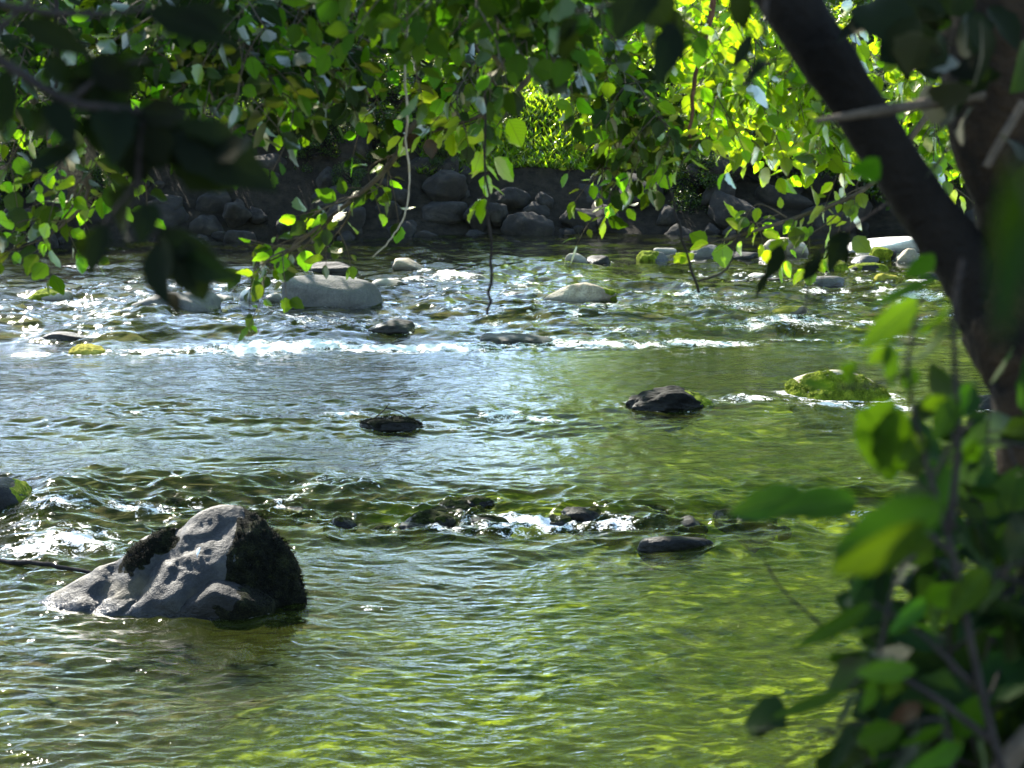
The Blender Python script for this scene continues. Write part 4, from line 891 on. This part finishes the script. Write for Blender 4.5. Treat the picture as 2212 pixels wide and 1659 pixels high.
for k, (x, dy, sc, v, lm) in enumerate([(-13, 3, .6, 0, 'leaf_far'), (-10, 4, .52, 1, 'leaf_far'), (-7.6, 2.8, .48, 2, 'leaf_far'), (-5.0, 4.4, .48, 0, 'leaf_far'), (-2.7, 3.2, .5, 1, 'leaf_far'), (-3.9, 7, .45, 2, 'leaf_far'), (3.8, 6.5, .6, 1, 'leaf_farlit'), (5.8, 5.4, .5, 0, 'leaf_farlit'), (8.4, 5.5, .55, 1, 'leaf_farlit'), (10.8, 4.6, 1.2, 0, 'leaf_farlit'), (13, 5.5, 1.7, 2, 'leaf_farlit'), (16, 5, 1.6, 1, 'leaf_farlit')]):
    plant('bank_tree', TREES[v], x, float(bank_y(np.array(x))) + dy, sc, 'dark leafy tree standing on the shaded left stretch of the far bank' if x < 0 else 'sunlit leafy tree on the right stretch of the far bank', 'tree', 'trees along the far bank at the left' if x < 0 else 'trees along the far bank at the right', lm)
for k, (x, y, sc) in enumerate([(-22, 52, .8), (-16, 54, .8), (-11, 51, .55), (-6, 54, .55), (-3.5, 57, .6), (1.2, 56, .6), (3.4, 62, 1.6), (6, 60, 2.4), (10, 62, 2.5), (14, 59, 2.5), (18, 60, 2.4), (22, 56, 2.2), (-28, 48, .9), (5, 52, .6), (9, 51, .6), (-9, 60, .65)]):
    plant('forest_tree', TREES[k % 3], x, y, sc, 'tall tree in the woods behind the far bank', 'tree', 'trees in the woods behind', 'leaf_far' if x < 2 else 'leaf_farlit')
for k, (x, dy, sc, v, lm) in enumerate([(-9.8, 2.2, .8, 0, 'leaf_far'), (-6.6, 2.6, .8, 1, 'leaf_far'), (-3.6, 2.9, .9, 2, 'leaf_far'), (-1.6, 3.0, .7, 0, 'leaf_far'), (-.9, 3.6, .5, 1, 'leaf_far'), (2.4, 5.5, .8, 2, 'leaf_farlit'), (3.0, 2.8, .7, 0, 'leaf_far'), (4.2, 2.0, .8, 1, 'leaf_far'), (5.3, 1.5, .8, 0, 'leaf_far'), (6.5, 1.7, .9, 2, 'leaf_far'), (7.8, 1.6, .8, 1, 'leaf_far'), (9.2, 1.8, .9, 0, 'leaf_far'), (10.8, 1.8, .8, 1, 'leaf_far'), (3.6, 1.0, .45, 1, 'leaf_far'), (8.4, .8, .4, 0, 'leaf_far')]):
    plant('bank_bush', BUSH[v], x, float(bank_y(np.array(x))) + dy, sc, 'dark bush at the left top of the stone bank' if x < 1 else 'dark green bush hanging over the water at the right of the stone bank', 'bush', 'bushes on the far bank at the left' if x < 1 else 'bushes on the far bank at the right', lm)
for k in range(26):
    x = rnd.uniform(-10, 5); dy = rnd.uniform(.5, 2.6)
    if -1.2 < x < 2.4: continue
    plant('bank_weed', BUSH[k % 3], x, float(bank_y(np.array(x))) + dy, rnd.uniform(.2, .42), 'low leafy weed growing between the shaded bank rocks', 'weed', 'weeds between the bank rocks', 'leaf_far')
# sunny grass in the gap
def grass():
    r = np.random.default_rng(5); n = 20000
    x = r.uniform(-1.8, 4.2, n); y = bank_y(x) + 1.7 + r.uniform(0, 1, n) ** 1.6 * 7.5; z = far_z(x, y); c = np.stack([x, y, z], 1)
    d = np.stack([r.normal(0, .35, n), r.normal(0, .35, n), np.ones(n)], 1); L = r.uniform(.06, .17, (n, 1)); sd = np.stack([r.normal(size=n), r.normal(size=n), np.zeros(n)], 1); sd /= np.linalg.norm(sd, axis=1)[:, None]
    d = d * np.array([2.2, 2.2, 1]); V = np.stack([c - sd * .035, c + sd * .035, c + d * L], 1).reshape(-1, 3); uv = np.tile(np.array([[0, .1], [.2, .3], [1, .2]]), (n, 1))
    o = obj('grass', mesh('grass', V, np.arange(3 * n).reshape(n, 3), uv), M['leaf_farlit']); tag(o, 'sunlit grass and weeds in the gap on the far bank', 'grass', None, 'stuff')
grass()
# the grey stump on the far bank at the left
sx = P(158, 420, 38.2); so = empty('tree_stump', (sx.x, sx.y, .9), 'weathered grey tree stump on the dark bank at the left', 'stump')
V, Fc = tube(curve([Vector((0, 0, -.4)), Vector((.02, 0, .5)), Vector((-.04, 0, 1.5))], 14), [.62, .55, .5, .47, .46, .45, .44, .44, .43, .43, .42, .42, .41, .38], 40)
V = np.array(V); a = np.arctan2(V[:, 1], V[:, 0]); V[:, :2] *= (1 + .10 * pn(a * 4, V[:, 2] * .8, 2) + .05 * pn(a * 11, V[:, 2] * 2, 4))[:, None]
V, Fc = join([(list(map(tuple, V)), Fc)]); obj('stump_wood', mesh('stump_wood', V, Fc), M['bark_tan'], so)
print('bank rocks', nbk, 'objects', len(scene.objects))
